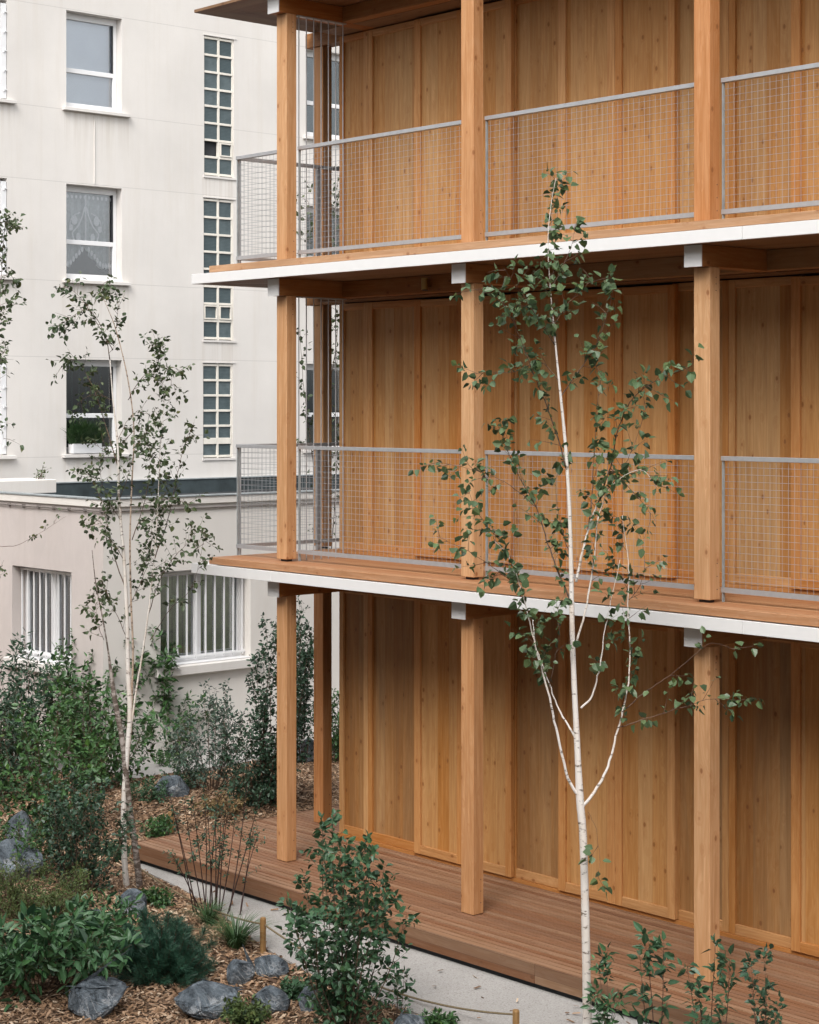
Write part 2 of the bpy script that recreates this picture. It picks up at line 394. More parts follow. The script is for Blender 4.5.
# ------------------------------------------------------------------ ground
def vnoise(x, y, s, seed=0):
    return math.sin(x*s*1.3+seed)*math.cos(y*s*1.7+seed*2.1)+.5*math.sin(x*s*2.9+y*s*2.3+seed)
PATH = [(-1.62, -.55), (-1.5, -.72), (-.6, -.86), (.19, -1.02), (.9, -1.28), (1.65, -1.52), (2.8, -1.74), (4.1, -1.72), (6, -1.9), (12, -2.4)]
def path_edge(x):
    if x < -1.62: return 0.0
    for (a, b), (c, d) in zip(PATH, PATH[1:]):
        if a <= x <= c: return b+(d-b)*(x-a)/(c-a)
    return -2.4
def on_hard(x, y):
    if x > -1.76 and y > -.72: return True
    if x > -1.6 and y > path_edge(x): return True
    if x < -5.15 and y > 1.7: return True
    return False
def H(x, y):
    h = -.215
    m = .26*math.exp(-(((x+2.2)/2.2)**2+((y+2.6)/1.5)**2)) + .10*math.exp(-(((x-1.0)/1.6)**2+((y+4.2)/1.3)**2))
    m += .12*math.exp(-(((x+3.6)/1.3)**2+((y-1.8)/1.6)**2))
    d = 1.0
    if x > -2.2: d = min(1, max(0, (path_edge(x)-.1-y)/.8)) if y < 0 else 0.0
    if x <= -2.2: d = 1
    if x > -2.6 and y > -.9: d = min(d, max(0, (-1.9-x)/.7))
    return h + (m + .016*vnoise(x, y, 2.1, 3) + .008*vnoise(x, y, 6.3, 1))*d
def G(px, py):
    """ground point under a spot of the picture"""
    p = atz(px, py, -.2)
    for _ in range(4): p = atz(px, py, H(p.x, p.y))
    return p
def P(x, y): return Vector((x, y, H(x, y)))

mb = MB(); mb.face([(-300,-300,-.27),(300,-300,-.27),(300,300,-.27),(-300,300,-.27)])
structure(mb.build('ground', M['far']))
mb = MB(); nx, ny = 130, 130; x0, x1, y0, y1 = -12.0, 9.0, -8.0, 10.0
for j in range(ny+1):
    for i in range(nx+1):
        x = x0+(x1-x0)*i/nx; y = y0+(y1-y0)*j/ny; mb.v.append((x, y, H(x, y)))
for j in range(ny):
    for i in range(nx):
        a = j*(nx+1)+i; mb.f.append((a, a+1, a+nx+2, a+nx+1)); mb.m.append(0)
structure(mb.build('mulch_bed', M['mulch'], smooth=True))
# path slab
mb = MB()
top = [(x, y, -.196) for x, y in PATH] + [(12, -.60, -.196), (-1.62, -.50, -.196)]
mb.face(top); n = len(top)
for i in range(n):
    a, b = top[i], top[(i+1) % n]
    mb.face([(a[0], a[1], -.3), (b[0], b[1], -.3), b, a])
structure(mb.build('path', M['concrete']))
mb = MB(); mb.box(-6.18, -5.2, 1.75, 12, -.3, -.17); mb.box(-9.5, -6.3, 1.2, 1.86, -.3, -.17)
structure(mb.build('paving_strip', M['concrete']))

# wood chips
def chips(n):
    V = []; Fc = []; cnt = 0
    box = np.array([(-.5,-.5,0),(.5,-.5,0),(.5,.5,0),(-.5,.5,0),(-.42,-.4,1),(.42,-.36,1),(.36,.4,1),(-.4,.42,1)])
    q = np.array([(4,5,6,7),(0,1,5,4),(1,2,6,5),(2,3,7,6),(3,0,4,7)])
    tries = 0
    while cnt < n and tries < n*12:
        tries += 1
        x = random.uniform(-7.5, 5.2); y = random.uniform(-5.6, 5.0)
        if on_hard(x, y) and random.random() > .012: continue
        hx = on_hard(x, y)
        if hx and (y > -.70 or x < -5): continue
        px, py, Z = proj(x, y, H(x, y))
        if px < -60 or px > 640 or py > 1090: continue
        L = random.uniform(.025, .075); W = random.uniform(.008, .024); T = random.uniform(.002, .006)
        if random.random() < .04: L *= 1.5; W *= 1.6
        a = random.uniform(0, 2*PI)
        R = (Matrix.Rotation(a, 3, 'Z') @ Matrix.Rotation(random.gauss(0, .33), 3, 'Y') @ Matrix.Rotation(random.gauss(0, .4), 3, 'X'))
        P_ = (box*np.array([L, W, T])) @ np.array(R).T
        z = (-.196 if hx else H(x, y)) + random.uniform(.0, .022)
        V.append(P_+np.array([x, y, z])); Fc.append(q+8*cnt); cnt += 1
    V = np.concatenate(V); Fc = np.concatenate(Fc)
    me = bpy.data.meshes.new('wood_chips'); me.from_pydata(V.tolist(), [], Fc.tolist()); me.materials.append(M['chip']); me.update()
    o = bpy.data.objects.new('wood_chips', me); COL.objects.link(o); o['kind'] = 'stuff'
    return o
chips(52000)

# ------------------------------------------------------------------ timber building
TB = empty('timber_building', 'timber clad building with white edged balconies, wooden posts and wire mesh railings', 'building')
LV = [0.0, 2.9, 5.8]
BT = [2.57, 5.47, 8.20]          # underside of the beams
CT = [2.735, 5.635, 8.355]       # underside of the ceilings
PX = [0.0, 2.6, 5.2, 7.8]
XR = 9.0
YH = .70                         # header face
def part(mb, name, mat, parent=TB, **k): return mb.build(name, mat, parent, **k)

# body behind the panels
mb = MB(); mb.box(-.535, XR, 1.19, 6.0, -.2, 8.33); part(mb, 'inner_wall', M['dark'])
def post(x1, y0, z0, z1, shoe=True, par=TB, w=.157, d=.122):
    m = MB(); m.box(-w, 0, 0, d, z0+(.022 if shoe else .004), z1-.002)
    o = m.build('post', M['post'], par, loc=(x1, y0, 0), bevel=.004)
    if shoe:
        s = MB(); s.box(-w+.03, -.03, .03, d-.03, z0+.002, z0+.022); s.build('base_plate', M['darkmetal'], o)
    s = MB()
    for k in range(3):
        s.tube([(-.001, d*.72, z0+.10+k*.10), (.0015, d*.72, z0+.10+k*.10)], .0045, 8)
        s.tube([(-.001, d*.62, z1-.08-k*.05), (.0015, d*.62, z1-.08-k*.05)], .0045, 8)
    s.build('screws', M['darkmetal'], o)
    return o
for li in range(3):
    z0 = LV[li]
    for x in PX:
        post(x, 0, z0, BT[li], li > 0)
        # beam running in depth over the post, white painted end
        m = MB(); m.box(x-.163, x+.001, -.095, 1.18, BT[li], CT[li]-.002)
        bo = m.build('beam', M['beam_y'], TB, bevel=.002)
        m = MB(); m.box(x-.166, x+.004, -.103, -.094, BT[li]-.004, CT[li]-.003); m.build('end_cap', M['white'], bo)
    # side gallery post and its beam
    post(-1.07, 1.33, z0, BT[li], li > 0)
    post(-1.07, 4.1, z0, BT[li], li > 0)
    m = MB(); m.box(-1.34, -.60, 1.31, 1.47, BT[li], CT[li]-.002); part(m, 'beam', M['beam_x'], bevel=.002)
    # header in front of the wall, between the beams
    xs = [(-.0, PX[1]-.163), (PX[1], PX[2]-.163), (PX[2], PX[3]-.163), (PX[3], XR)]
    for a, b in xs:
        m = MB(); m.box(a+.003, b-.002, YH, YH+.12, BT[li]+.002, CT[li]-.003); part(m, 'header', M['beam_x'], bevel=.002)

# wall panels and sliding shutters
SW, RW = .066, .085
def panel(x0, x1, z0, z1, y, name, fm, sm, rm, thick=.05, sw=SW, split=True):
    """frame of two uprights and two cross rails with recessed boards"""
    r = MB(); r.box(x0+sw-.004, x1-sw+.004, y+.024, y+thick-.002, z0+.01, z1-.01)
    o = r.build(name, fm, TB)
    for a, b in ((x0, x0+sw), (x1-sw, x1)):
        s = MB(); s.box(a, b, y, y+thick, z0, z1); s.build('stile', sm, o, bevel=.003)
    for a, b in ((z0, z0+RW), (z1-RW*.8, z1)):
        s = MB(); s.box(x0+sw+.001, x1-sw-.001, y+.002, y+thick-.004, a, b); s.build('cross_rail', rm, o, bevel=.003)
    return o
for li in range(3):
    z0 = LV[li]; zt = [2.56, 5.45, 8.19][li]
    # fixed panels
    for a, b in ((-.553, -.105), (-.103, .72), (1.93, 2.65), (3.88, 4.485), (4.487, 5.24), (6.50, 7.20), (7.202, 7.9), (7.902, 8.95)):
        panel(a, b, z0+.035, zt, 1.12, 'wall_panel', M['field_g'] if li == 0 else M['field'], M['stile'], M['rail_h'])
    m = MB(); m.box(-.555, XR, 1.10, 1.185, z0+.002, z0+.034); part(m, 'sole_plate', M['rail_h'])
    for k, (a, b) in enumerate(((.645, 1.34), (1.343, 1.985), (2.585, 3.265), (3.268, 3.945), (5.155, 5.86), (5.863, 6.57))):
        sx = 0
        panel(a+sx, b+sx, z0+.040, zt-.012, 1.072, 'sliding_shutter', M['field_s'], M['stile_s'], M['rail_h'], thick=.045, sw=.088 if k % 2 == 0 else .078)
    # lintel behind header above the panels
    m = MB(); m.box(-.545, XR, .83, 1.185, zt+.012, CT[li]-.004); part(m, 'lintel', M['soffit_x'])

# floor slabs: soffit, fascia, boards
XL, YF = -1.24, -.24
for li in range(3):
    z = CT[li]
    ft = z+.092
    m = MB()
    # front strip (boards along x) and left strip (boards along y), mitred
    YI = 1.2; XI = .2
    m.cur = 0; m.face([(XL+.02, YF+.02, z), (XL+1.46, 1.18+.02, z), (XR, 1.2, z), (XR, YF+.02, z)][::1])
    m.cur = 1; m.face([(XL+.02, YF+.02, z), (XL+.02, 6.2, z), (-.62, 6.2, z), (-.62, .38+.02, z)])
    m.face([(-.62, .40, z), (-.62, 1.2, z), (XL+1.46, 1.2, z)])
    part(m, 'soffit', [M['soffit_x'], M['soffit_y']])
    if li < 2:
        m = MB(); m.box(XL, XL+.03, YF+.032, 6.2, z-.006, ft)
        for a, b in zip([XL, .06, 5.7], [.057, 5.697, XR]): m.box(a, b, YF, YF+.03, z-.006, ft)
        part(m, 'fascia', M['white'], bevel=.002)
    for xj in (.55, 5.62):
        pass
    m = MB(); m.box(XL+(.032 if li < 2 else .021), XR, YF+(.032 if li < 2 else .021), 6.2, z+.003, ft-.006 if li < 2 else z+.03); part(m, 'slab', M['white'] if li < 2 else M['soffit_x'])
    if li < 2:
        dz = LV[li+1]
        m = MB(); m.box(-.985, XR, -.205, -.165, ft+.006, dz-.001); part(m, 'deck_nosing', M['bdeck'], bevel=.003)
        m = MB()
        yy = -.163
        while yy < 1.10:
            e = min(yy+.118, 1.10); m.box(-.98, XR, yy, e-.004, dz-.028, dz); yy += .12
        m.box(-1.03, -.62, 1.101, 6.1, dz-.028, dz)
        part(m, 'balcony_deck', M['bdeck'])
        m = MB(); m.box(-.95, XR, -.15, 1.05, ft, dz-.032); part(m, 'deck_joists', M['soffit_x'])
m = MB(); m.box(XL+.6, XR, YF+.6, 6.2, CT[2]+.032, CT[2]+.20); part(m, 'roof', M['zinc'])
m = MB(); m.box(XR+.001, XR+.15, .0, 6.0, -.2, CT[2]); part(m, 'end_wall', M['stile'])

# railings
def railing(z, x0, x1, y, name='railing'):
    L = x1-x0
    m = MB(); m.box(x0, x1, y-.022, y+.022, z+1.085, z+1.12)
    m_ = m.build(name, M['steel'], TB, bevel=.002)
    b = MB(); b.box(x0, x1, y-.018, y+.018, z+.075, z+.112); b.build('bottom_rail', M['steel'], m_)
    g_ = MB(); n = int(L/.056)
    for i in range(n+1):
        x = x0+L*i/n; g_.tube([(x, y-.004, z+.11), (x, y-.004, z+1.086)], .0016, 4, False)
    for k in range(1, 18):
        zz = z+.11+.0545*k; g_.tube([(x0, y+.001, zz), (x1, y+.001, zz)], .0016, 4, False)
    g_.build('wire_mesh', M['wire'], m_)
    for xx in (x0+.008, x1-.008):
        p = MB(); p.box(xx-.006, xx+.006, y-.011, y+.011, z+.002, z+1.084); p.build('rail_post', M['zinc'], m_)
    return m_
def railing_side(z, y0, y1, x):
    m = MB(); m.box(x-.022, x+.022, y0, y1, z+1.085, z+1.12)
    m_ = m.build('railing', M['steel'], TB, bevel=.002)
    b = MB(); b.box(x-.018, x+.018, y0, y1, z+.075, z+.112); b.build('bottom_rail', M['steel'], m_)
    g_ = MB(); L = y1-y0; n = int(L/.056)
    for i in range(n+1):
        yy = y0+L*i/n; g_.tube([(x, yy, z+.11), (x, yy, z+1.086)], .0016, 4, False)
    for k in range(1, 18):
        zz = z+.11+.0545*k; g_.tube([(x+.004, y0, zz), (x+.004, y1, zz)], .0016, 4, False)
    g_.build('wire_mesh', M['wire'], m_)
    for yy, hw in ((y0+.01, .004), (1.20, .03), (y1-.01, .01)):
        p = MB(); p.box(x-.011, x+.011, yy-hw, yy+hw, z+.002, z+1.084); p.build('rail_post', M['steel'], m_)
for li in (1, 2):
    z = LV[li]; y = .15
    railing(z, -.99, -.155, y); railing(z, .004, 2.44, y); railing(z, 2.604, 5.04, y); railing(z, 5.204, 7.64, y)
    railing_side(z, .175, 4.0, -.99)
    for k in range(7):     # thin rods of the side screen, from beam to deck
        yy = .175+k*.093
        r = MB(); r.tube([(-.03, yy, z+.002), (-.03, yy, BT[li]-.012)], .0055, 8); r.build('screen_rod', M['steel'], TB)
    r = MB(); r.box(-.055, -.005, .14, .76, BT[li]-.012, BT[li]-.001); r.build('rod_bracket', M['steel'], TB)
# brass lights on the header
for li in (1, 2):
    x = 1.28
    o = MB(); o.tube([(x, YH-.062, BT[li]+.025), (x, YH-.062, BT[li]+.135)], .034, 20)
    lo = o.build('wall_light', M['brass'], TB, smooth=False)
    o = MB(); o.box(x-.02, x+.02, YH-.03, YH-.001, BT[li]+.05, BT[li]+.11); o.build('bracket', M['brass'], lo)
    o = MB(); o.tube([(x, YH-.062, BT[li]+.018), (x, YH-.062, BT[li]+.026)], .029, 20); o.build('lamp_rim', M['darkmetal'], lo)

# ground deck
DK = empty('wooden_deck', 'low reddish brown slatted timber deck under the posts of the wooden building', 'deck')
m = MB(); yy = -.61; i = 0
while yy < 1.115:
    cuts = [-1.69, 2.43, 6.6, XR] if yy < .0 else [-1.69, XR]
    for a, b in zip(cuts, cuts[1:]): m.box(a+.002, b-.002, yy, yy+.0585, -.026, 0)
    yy += .07
while yy < 5.0:
    m.box(-1.688, -.61, yy, yy+.0585, -.026, 0); yy += .07
m.build('deck_board', M['deck'], DK)
m = MB(); m.box(-1.66, XR, -.60, 1.17, -.2, -.032); m.box(-1.66, -.61, 1.17, 5, -.2, -.028); m.build('substructure', M['dark'], DK)
for a, b in ((-1.70, 2.428), (2.433, 3.96), (3.964, 6.6), (6.603, XR)):
    m = MB(); m.box(a, b, -.642, -.614, -.150, .003); m.build('edge_board', M['deck_edge'], DK, bevel=.003)
m = MB(); m.box(-1.722, -1.692, -.642, 5.0, -.150, .003); m.build('edge_board', M['deck_edge'], DK, bevel=.003)

# ------------------------------------------------------------------ neighbouring buildings
def wall_x(x, y0, y1, z0, z1, holes, depth, name, mat, par):
    """plastered wall in the plane x, looking +x, with reveals"""
    m = MB()
    ys = sorted({y0, y1, *[h[0] for h in holes], *[h[1] for h in holes]}); zs = sorted({z0, z1, *[h[2] for h in holes], *[h[3] for h in holes]})
    for a, b in zip(ys, ys[1:]):
        for c, d in zip(zs, zs[1:]):
            cy, cz = (a+b)/2, (c+d)/2
            if any(h[0] < cy < h[1] and h[2] < cz < h[3] for h in holes): continue
            m.face([(x, a, c), (x, b, c), (x, b, d), (x, a, d)])
    for a, b, c, d in holes:
        X = x-depth
        m.face([(x, a, c), (x, a, d), (X, a, d), (X, a, c)]); m.face([(x, b, c), (X, b, c), (X, b, d), (x, b, d)])
        m.face([(x, a, d), (x, b, d), (X, b, d), (X, a, d)]); m.face([(x, a, c), (X, a, c), (X, b, c), (x, b, c)])
    return m.build(name, mat, par)
def wall_y(y, x0, x1, z0, z1, holes, depth, name, mat, par):
    m = MB()
    xs = sorted({x0, x1, *[h[0] for h in holes], *[h[1] for h in holes]}); zs = sorted({z0, z1, *[h[2] for h in holes], *[h[3] for h in holes]})
    for a, b in zip(xs, xs[1:]):
        for c, d in zip(zs, zs[1:]):
            cx, cz = (a+b)/2, (c+d)/2
            if any(h[0] < cx < h[1] and h[2] < cz < h[3] for h in holes): continue
            m.face([(a, y, c), (b, y, c), (b, y, d), (a, y, d)])
    for a, b, c, d in holes:
        Y = y+depth
        m.face([(a, y, c), (a, Y, c), (a, Y, d), (a, y, d)]); m.face([(b, y, c), (b, y, d), (b, Y, d), (b, Y, c)])
        m.face([(a, y, d), (a, Y, d), (b, Y, d), (b, y, d)]); m.face([(a, y, c), (b, y, c), (b, Y, c), (a, Y, c)])
    return m.build(name, mat, par)

AB = empty('apartment_building', 'tall white rendered apartment building with glass block strips behind the low annex', 'building')
XW = -10.7
ROWS = [(10.45, 8.97), (7.80, 6.34), (5.12, 3.67)]     # window head, sill
BK = [(6.745, 7.34, 8.135, 10.40), (6.735, 7.33, 5.475, 7.775), (6.725, 7.32, 3.56, 5.10)]
WY = [(2.2, 3.14), (4.165, 5.17), (8.86, 9.86)]
holes = [(a, b, zl, zh) for zh, zl in ROWS for a, b in WY] + BK
wall_x(XW, -9, 16, -.3, 12.5, holes, .24, 'wall', M['facade'], AB)
m = MB(); m.box(-20, XW-.9, -9, 16, -.3, 12.5); m.build('rear_wall', M['dark'], AB)
m = MB(); m.box(XW-.9, XW-.001, 15.9, 16, -.3, 12.5); m.box(XW-.9, XW-.001, -9, -8.9, -.3, 12.5); m.box(-20, XW-.001, -9, 16, 12.5, 12.6); m.build('roof', M['facade'], AB)
def bars(m, x, segs, t=.03):
    for a, b, c, d in segs: m.box(x, x+t, a, b, c, d)
def apartment_window(a, b, zl, zh, kind):
    fx = XW-.205
    m = MB(); w = .05
    top = zh-.10; bot = zl+.10; mid = zl+(zh-zl)*.38
    bars(m, fx, [(a, b, top, zh-.002), (a, b, zl+.002, bot), (a+.001, a+w, bot, top), (b-w-.015, b-.001, bot, top), (a+w, b-w-.015, mid, mid+.07)], .055)
    f = m.build('window', M['pvc'], AB, bevel=.004)
    m = MB(); m.box(fx+.012, fx+.022, a+w, b-w-.015, bot, mid); m.box(fx+.012, fx+.022, a+w, b-w-.015, mid+.07, top)
    m.build('pane', M['glass'] if kind != 'dark' else M['glass_dark'], f)
    # rubber line round the panes
    m = MB(); m.box(fx+.024, fx+.057, b-w-.031, b-w-.016, mid+.07, top); m.build('seal', M['darkmetal'], f)
    m = MB(); m.box(XW-.02, XW+.075, a-.075, b+.125, zl-.055, zl-.004); m.build('sill', M['stone'], f, bevel=.004)
    return f
for zi, (zh, zl) in enumerate(ROWS):
    for wi, (a, b) in enumerate(WY):
        kind = {(0,1): 'room', (1,1): 'lace', (2,1): 'dark'}.get((zi, wi), 'dark' if wi else 'shutter')
        f = apartment_window(a, b, zl, zh, kind)
        ix = XW-.36
        if kind == 'room':
            m = MB(); m.box(ix+.09, ix+.10, a+.01, b-.01, zl+.05, zh-.05); m.build('inner_blind', M['room'], f)
        elif kind == 'lace':
            # gathered net curtain with scalloped lace hem
            m = MB(); N = 60
            def fx_(t): return ix+.06+.03*math.sin(t*38)+.015*math.sin(t*91)
            for i in range(N):
                t0, t1 = i/N, (i+1)/N
                def hem(t):
                    u = abs(t-.5)*2
                    return zl+.20+.30*max(0, 1-u*1.7)**1.0+ .028*abs(math.sin(t*30))
                y_0, y_1 = a+.03+(b-a-.06)*t0, a+.03+(b-a-.06)*t1
                m.face([(fx_(t0), y_0, hem(t0)), (fx_(t1), y_1, hem(t1)), (fx_(t1), y_1, zh), (fx_(t0), y_0, zh)])
            m.build('net_curtain', M['curtain'], f)
            m = MB(); X = ix+.14; yc = (a+b)/2-.02
            def blob(y, z, ry, rz, n=14):
                m.face([(X, y+ry*math.cos(2*PI*k/n), z+rz*math.sin(2*PI*k/n)) for k in range(n)])
            def arc(pts, w=.012):
                for (p, q), (r_, s_) in zip(pts, pts[1:]):
                    L = math.hypot(r_-p, s_-q) or 1; nx_, nz_ = -(s_-q)/L*w, (r_-p)/L*w
                    m.face([(X+.002, p-nx_, q-nz_), (X+.002, r_-nx_, s_-nz_), (X+.002, r_+nx_, s_+nz_), (X+.002, p+nx_, q+nz_)])
            zc = zl+.92
            for sg in (-1, 1):
                arc([(yc+sg*.02, zc+.22), (yc+sg*.06, zc+.08), (yc+sg*.13, zc-.06), (yc+sg*.24, zc-.18), (yc+sg*.20, zc-.32), (yc+sg*.10, zc-.36), (yc+sg*.03, zc-.30)])
                blob(yc+sg*.20, zc+.02, .055, .075); blob(yc+sg*.13, zc-.24, .04, .07); blob(yc+sg*.26, zc-.1, .035, .05)
                arc([(yc+sg*.10, zc+.14), (yc+sg*.2, zc+.10), (yc+sg*.27, zc+.02), (yc+sg*.29, zc-.14)], .009)
                for k in range(9):
                    u = .06+k*.052
                    zz = zl+.225+.30*max(0, 1-(u*2/(b-a))*1.7)
                    blob(yc+sg*u, zz+.03, .024, .045, 10)
            arc([(yc, zc+.42), (yc, zc+.2), (yc, zc-.3)], .014)
            blob(yc, zc+.2, .03, .05)
            for k in range(12): blob(a+.08+k*.078, zh-.16, .022, .03, 8)
            m.build('lace_pattern', M['lace'], f)
        elif kind == 'dark':
            m = MB()
            for k in range(7):
                yy = a+.05+k*(b-a-.1)/7
                m.box(ix-.02, ix, yy, yy+.03, zl+.1, zh-.05)
            m.build('inner_blind', M['blind_t'], f)
        else:
            m = MB()    # folded white shutter leaves standing against the right reveal
            for k in range(3): m.box(XW-.085+k*.032, XW-.062+k*.032, b-.075-.012*k, b-.012, zl+.02, zh-.05)
            s = m.build('folded_shutter', M['pvc'], f)
            for k in range(5):
                m = MB(); zz = zl+.12+k*.29; m.tube([(XW+.01, b-.055, zz), (XW+.01, b-.055, zz+.05)], .012, 8)
                m.box(XW+.0, XW+.018, b-.05, b-.01, zz+.02, zz+.032)
                m.build('hinge', M['pvc'], s)
            m = MB(); m.box(ix, ix+.02, a, b, zl, zh); m.build('inner_blind', M['curtain'], f)
def block_strip(y0, y1, z0, z1, rows, openers, dark=None, gap=None):
    w = .05; x = XW-.06
    m = MB()
    cols = [(y0+.012, (y0+y1)/2-.018), ((y0+y1)/2+.022, y1-.03)]
    zz = [z0+.03+(z1-z0-.06)*i/rows for i in range(rows+1)]
    for c0, c1 in ((y0, y0+.012), ((y0+y1)/2-.018, (y0+y1)/2+.022), (y1-.03, y1)): m.box(x, x+.045, c0, c1, z0, z1)
    for i, z in enumerate(zz):
        t = .018 if not (gap and i == gap) else .05
        for c0, c1 in cols: m.box(x+.002, x+.050, c0, c1, z-t, z+t)
    f = m.build('glass_block_window', M['cream'], AB, bevel=.003)
    for i in range(rows):
        for ci, (c0, c1) in enumerate(cols):
            a, b = zz[i]+.016, zz[i+1]-.016
            mm = MB(); mat = M['glassblk']
            if dark == (i, ci): mat = M['dark']; mm.box(x-.02, x-.01, c0, c1, a, b)
            else: mm.box(x+.012, x+.026, c0+.001, c1-.001, a, b)
            mm.build('pane', mat, f)
            if (i, ci) in openers:
                mm = MB(); q = .022
                mm.box(x+.03, x+.062, c0+.004, c0+q, a+.01, b-.01); mm.box(x+.03, x+.062, c1-q, c1-.004, a+.01, b-.01)
                mm.box(x+.03, x+.062, c0+q, c1-q, a+.01, a+.01+q); mm.box(x+.03, x+.062, c0+q, c1-q, b-.01-q, b-.01)
                mm.build('opener_frame', M['cream'], f)
    mm = MB(); mm.box(XW-.005, XW+.02, y0-.02, y1+.05, z0-.035, z0-.002); mm.box(XW-.005, XW+.012, y0-.02, y1+.05, z1+.002, z1+.02); mm.build('sill', M['stone'], f)
block_strip(*BK[0], 8, {(1, 1)}, dark=(1, 0))
block_strip(*BK[1], 8, {(1, 0), (1, 1)})
block_strip(*BK[2], 6, set(), gap=1)
m = MB(); m.box(XW+.001, XW+.02, 4.66, 4.668, 7.83, 8.9); m.build('wall_joint', M['stone'], AB)

# annex
AN = empty('annex_building', 'low single storey rendered annex with barred windows and a dark flat roof', 'building')
XA, YA, ZA = -6.2, 1.92, 3.11
hR = (2.80, 4.27, 1.0, 2.24); hL = (-8.45, -6.95, 1.0, 2.24)
wall_x(XA, YA, 12, -.3, ZA, [hR], .28, 'side_wall', M['annex_side'], AN)
wall_y(YA, XW, XA, -.3, ZA, [hL], .22, 'front_wall', M['annex_front'], AN)
m = MB(); m.box(XW+.01, XA-.8, YA+.8, 12, -.3, ZA-.1); m.build('inner_wall', M['dark'], AN)
m = MB(); m.box(XW+.003, XA+.035, YA-.035, YA+.13, ZA, ZA+.10); m.box(XA-.13, XA+.035, YA+.131, 12, ZA, ZA+.10); m.build('parapet', M['annex_side'], AN, bevel=.006)
m = MB(); m.box(XW+.003, XA+.05, YA-.05, YA+.12, ZA+.102, ZA+.118); m.box(XA-.12, XA+.05, YA+.121, 12, ZA+.102, ZA+.118); m.build('parapet_flashing', M['zinc'], AN)
m = MB(); m.box(XW+.002, XA-.131, YA+.131, 12, ZA-.4, ZA-.28); m.box(XW+.002, XW+.06, YA+.14, 12, ZA-.279, ZA+.12); m.build('roof', M['roofdark'], AN)
m = MB(); m.box(XW+.002, XW+.075, YA+.14, 12, ZA+.121, ZA+.137); m.build('roof_flashing', M['zinc'], AN)
m = MB()
pts = [(XW+.05+(XA+.02-XW)*i/30, YA-.03, ZA-.045-.006*math.sin(i*.45)**2) for i in range(31)]
m.tube(pts, .011, 6)
m.tube([(XA+.02, YA-.03+i*.3, ZA-.05-.006*math.sin(i*.4)**2) for i in range(30)], .011, 6)
for i in range(12): m.box(XW+.3+i*.38, XW+.32+i*.38, YA-.045, YA-.002, ZA-.07, ZA-.03)
m.build('cable', M['cable'], AN)
def barred(axis, a, b, c, d, wall, blind):
    """window in the annex: frame, panes, blind, sill and white security bars"""
    def B(mb, u0, u1, n0, n1, z0, z1):   # n: outward distance from wall plane
        if axis == 'x': mb.box(wall+n0, wall+n1, u0, u1, z0, z1)
        else: mb.box(u0, u1, wall-n1, wall-n0, z0, z1)
    m = MB(); fw = .07; mid = (a+b)/2
    B(m, a+.002, b-.002, -.27, -.20, c+.002, c+.085); B(m, a+.002, b-.002, -.27, -.20, d-.085, d-.002)
    for u0, u1 in ((a+.002, a+fw), (b-fw, b-.002), (mid-.055, mid+.055)): B(m, u0, u1, -.268, -.202, c+.086, d-.086)
    f = m.build('window', M['pvc'], AN, bevel=.004)
    m = MB(); B(m, a+fw, mid-.055, -.245, -.235, c+.086, d-.086); B(m, mid+.055, b-fw, -.245, -.235, c+.086, d-.086); m.build('pane', M['glass'], f)
    m = MB(); n = 16
    for i in range(n):
        u = a+fw+(b-a-2*fw)*i/n
        B(m, u, u+(b-a)/n*.85, -.31-.012*(i % 2), -.302-.012*(i % 2), c, d)
    m.build('vertical_blind', blind, f)
    m = MB(); nb = 10
    for i in range(nb):
        u = a+.05+(b-a-.10)*i/(nb-1); B(m, u-.009, u+.009, -.135, -.115, c+.045, d-.04)
    m.build('security_bars', M['pvc'], f)
    m = MB(); B(m, a+.01, b-.01, -.14, -.11, d-.062, d-.035); m.build('bar_rail', M['pvc'], f); m = MB(); B(m, a+.01, b-.01, -.14, -.11, c+.07, c+.095); m.build('bar_rail', M['pvc'], f)
    m = MB(); B(m, a-.10, b+.10, -.03, .085, c-.13, c-.004); m.build('sill', M['stone'], f, bevel=.01)
    m = MB(); B(m, a+.003, b-.003, -.2, .004, c+.003, c+.012); m.build('inner_sill', M['pvc'], f)
barred('x', *hR, XA, M['blind_g'])
barred('y', *hL, YA, M['blind_t'])
m = MB(); m.box(XW+.3, XW+.33, 1.5, 1.53, 0, 0)

# unseen building added behind the camera; it keeps the low sky off the ground floor
FB = empty('added_unseen_building', 'unseen grey building added behind the camera to block low sky light', 'building')
m = MB(); m.box(-12, 34, -18, -12.3, -.3, 9.6); m.build('wall', M['facing'], FB)
m = MB(); m.box(-12.3, 34.3, -18.3, -12.0, 9.601, 9.85); m.build('roof', M['zinc'], FB)
for fl in range(3):
    for k in range(14):
        xw = -10+k*3.1; zw = .9+fl*3.0
        m = MB(); m.box(xw, xw+1.3, -12.299, -12.24, zw, zw+.06); m.box(xw, xw+1.3, -12.299, -12.24, zw+1.5, zw+1.56); m.box(xw, xw+.06, -12.299, -12.24, zw+.061, zw+1.499); m.box(xw+1.24, xw+1.3, -12.299, -12.24, zw+.061, zw+1.499)
        f = m.build('window', M['pvc'], FB)  # window frames of the added unseen building
        m = MB(); m.box(xw+.061, xw+1.239, -12.299, -12.27, zw+.061, zw+1.499); m.build('pane', M['blockpane'], f)

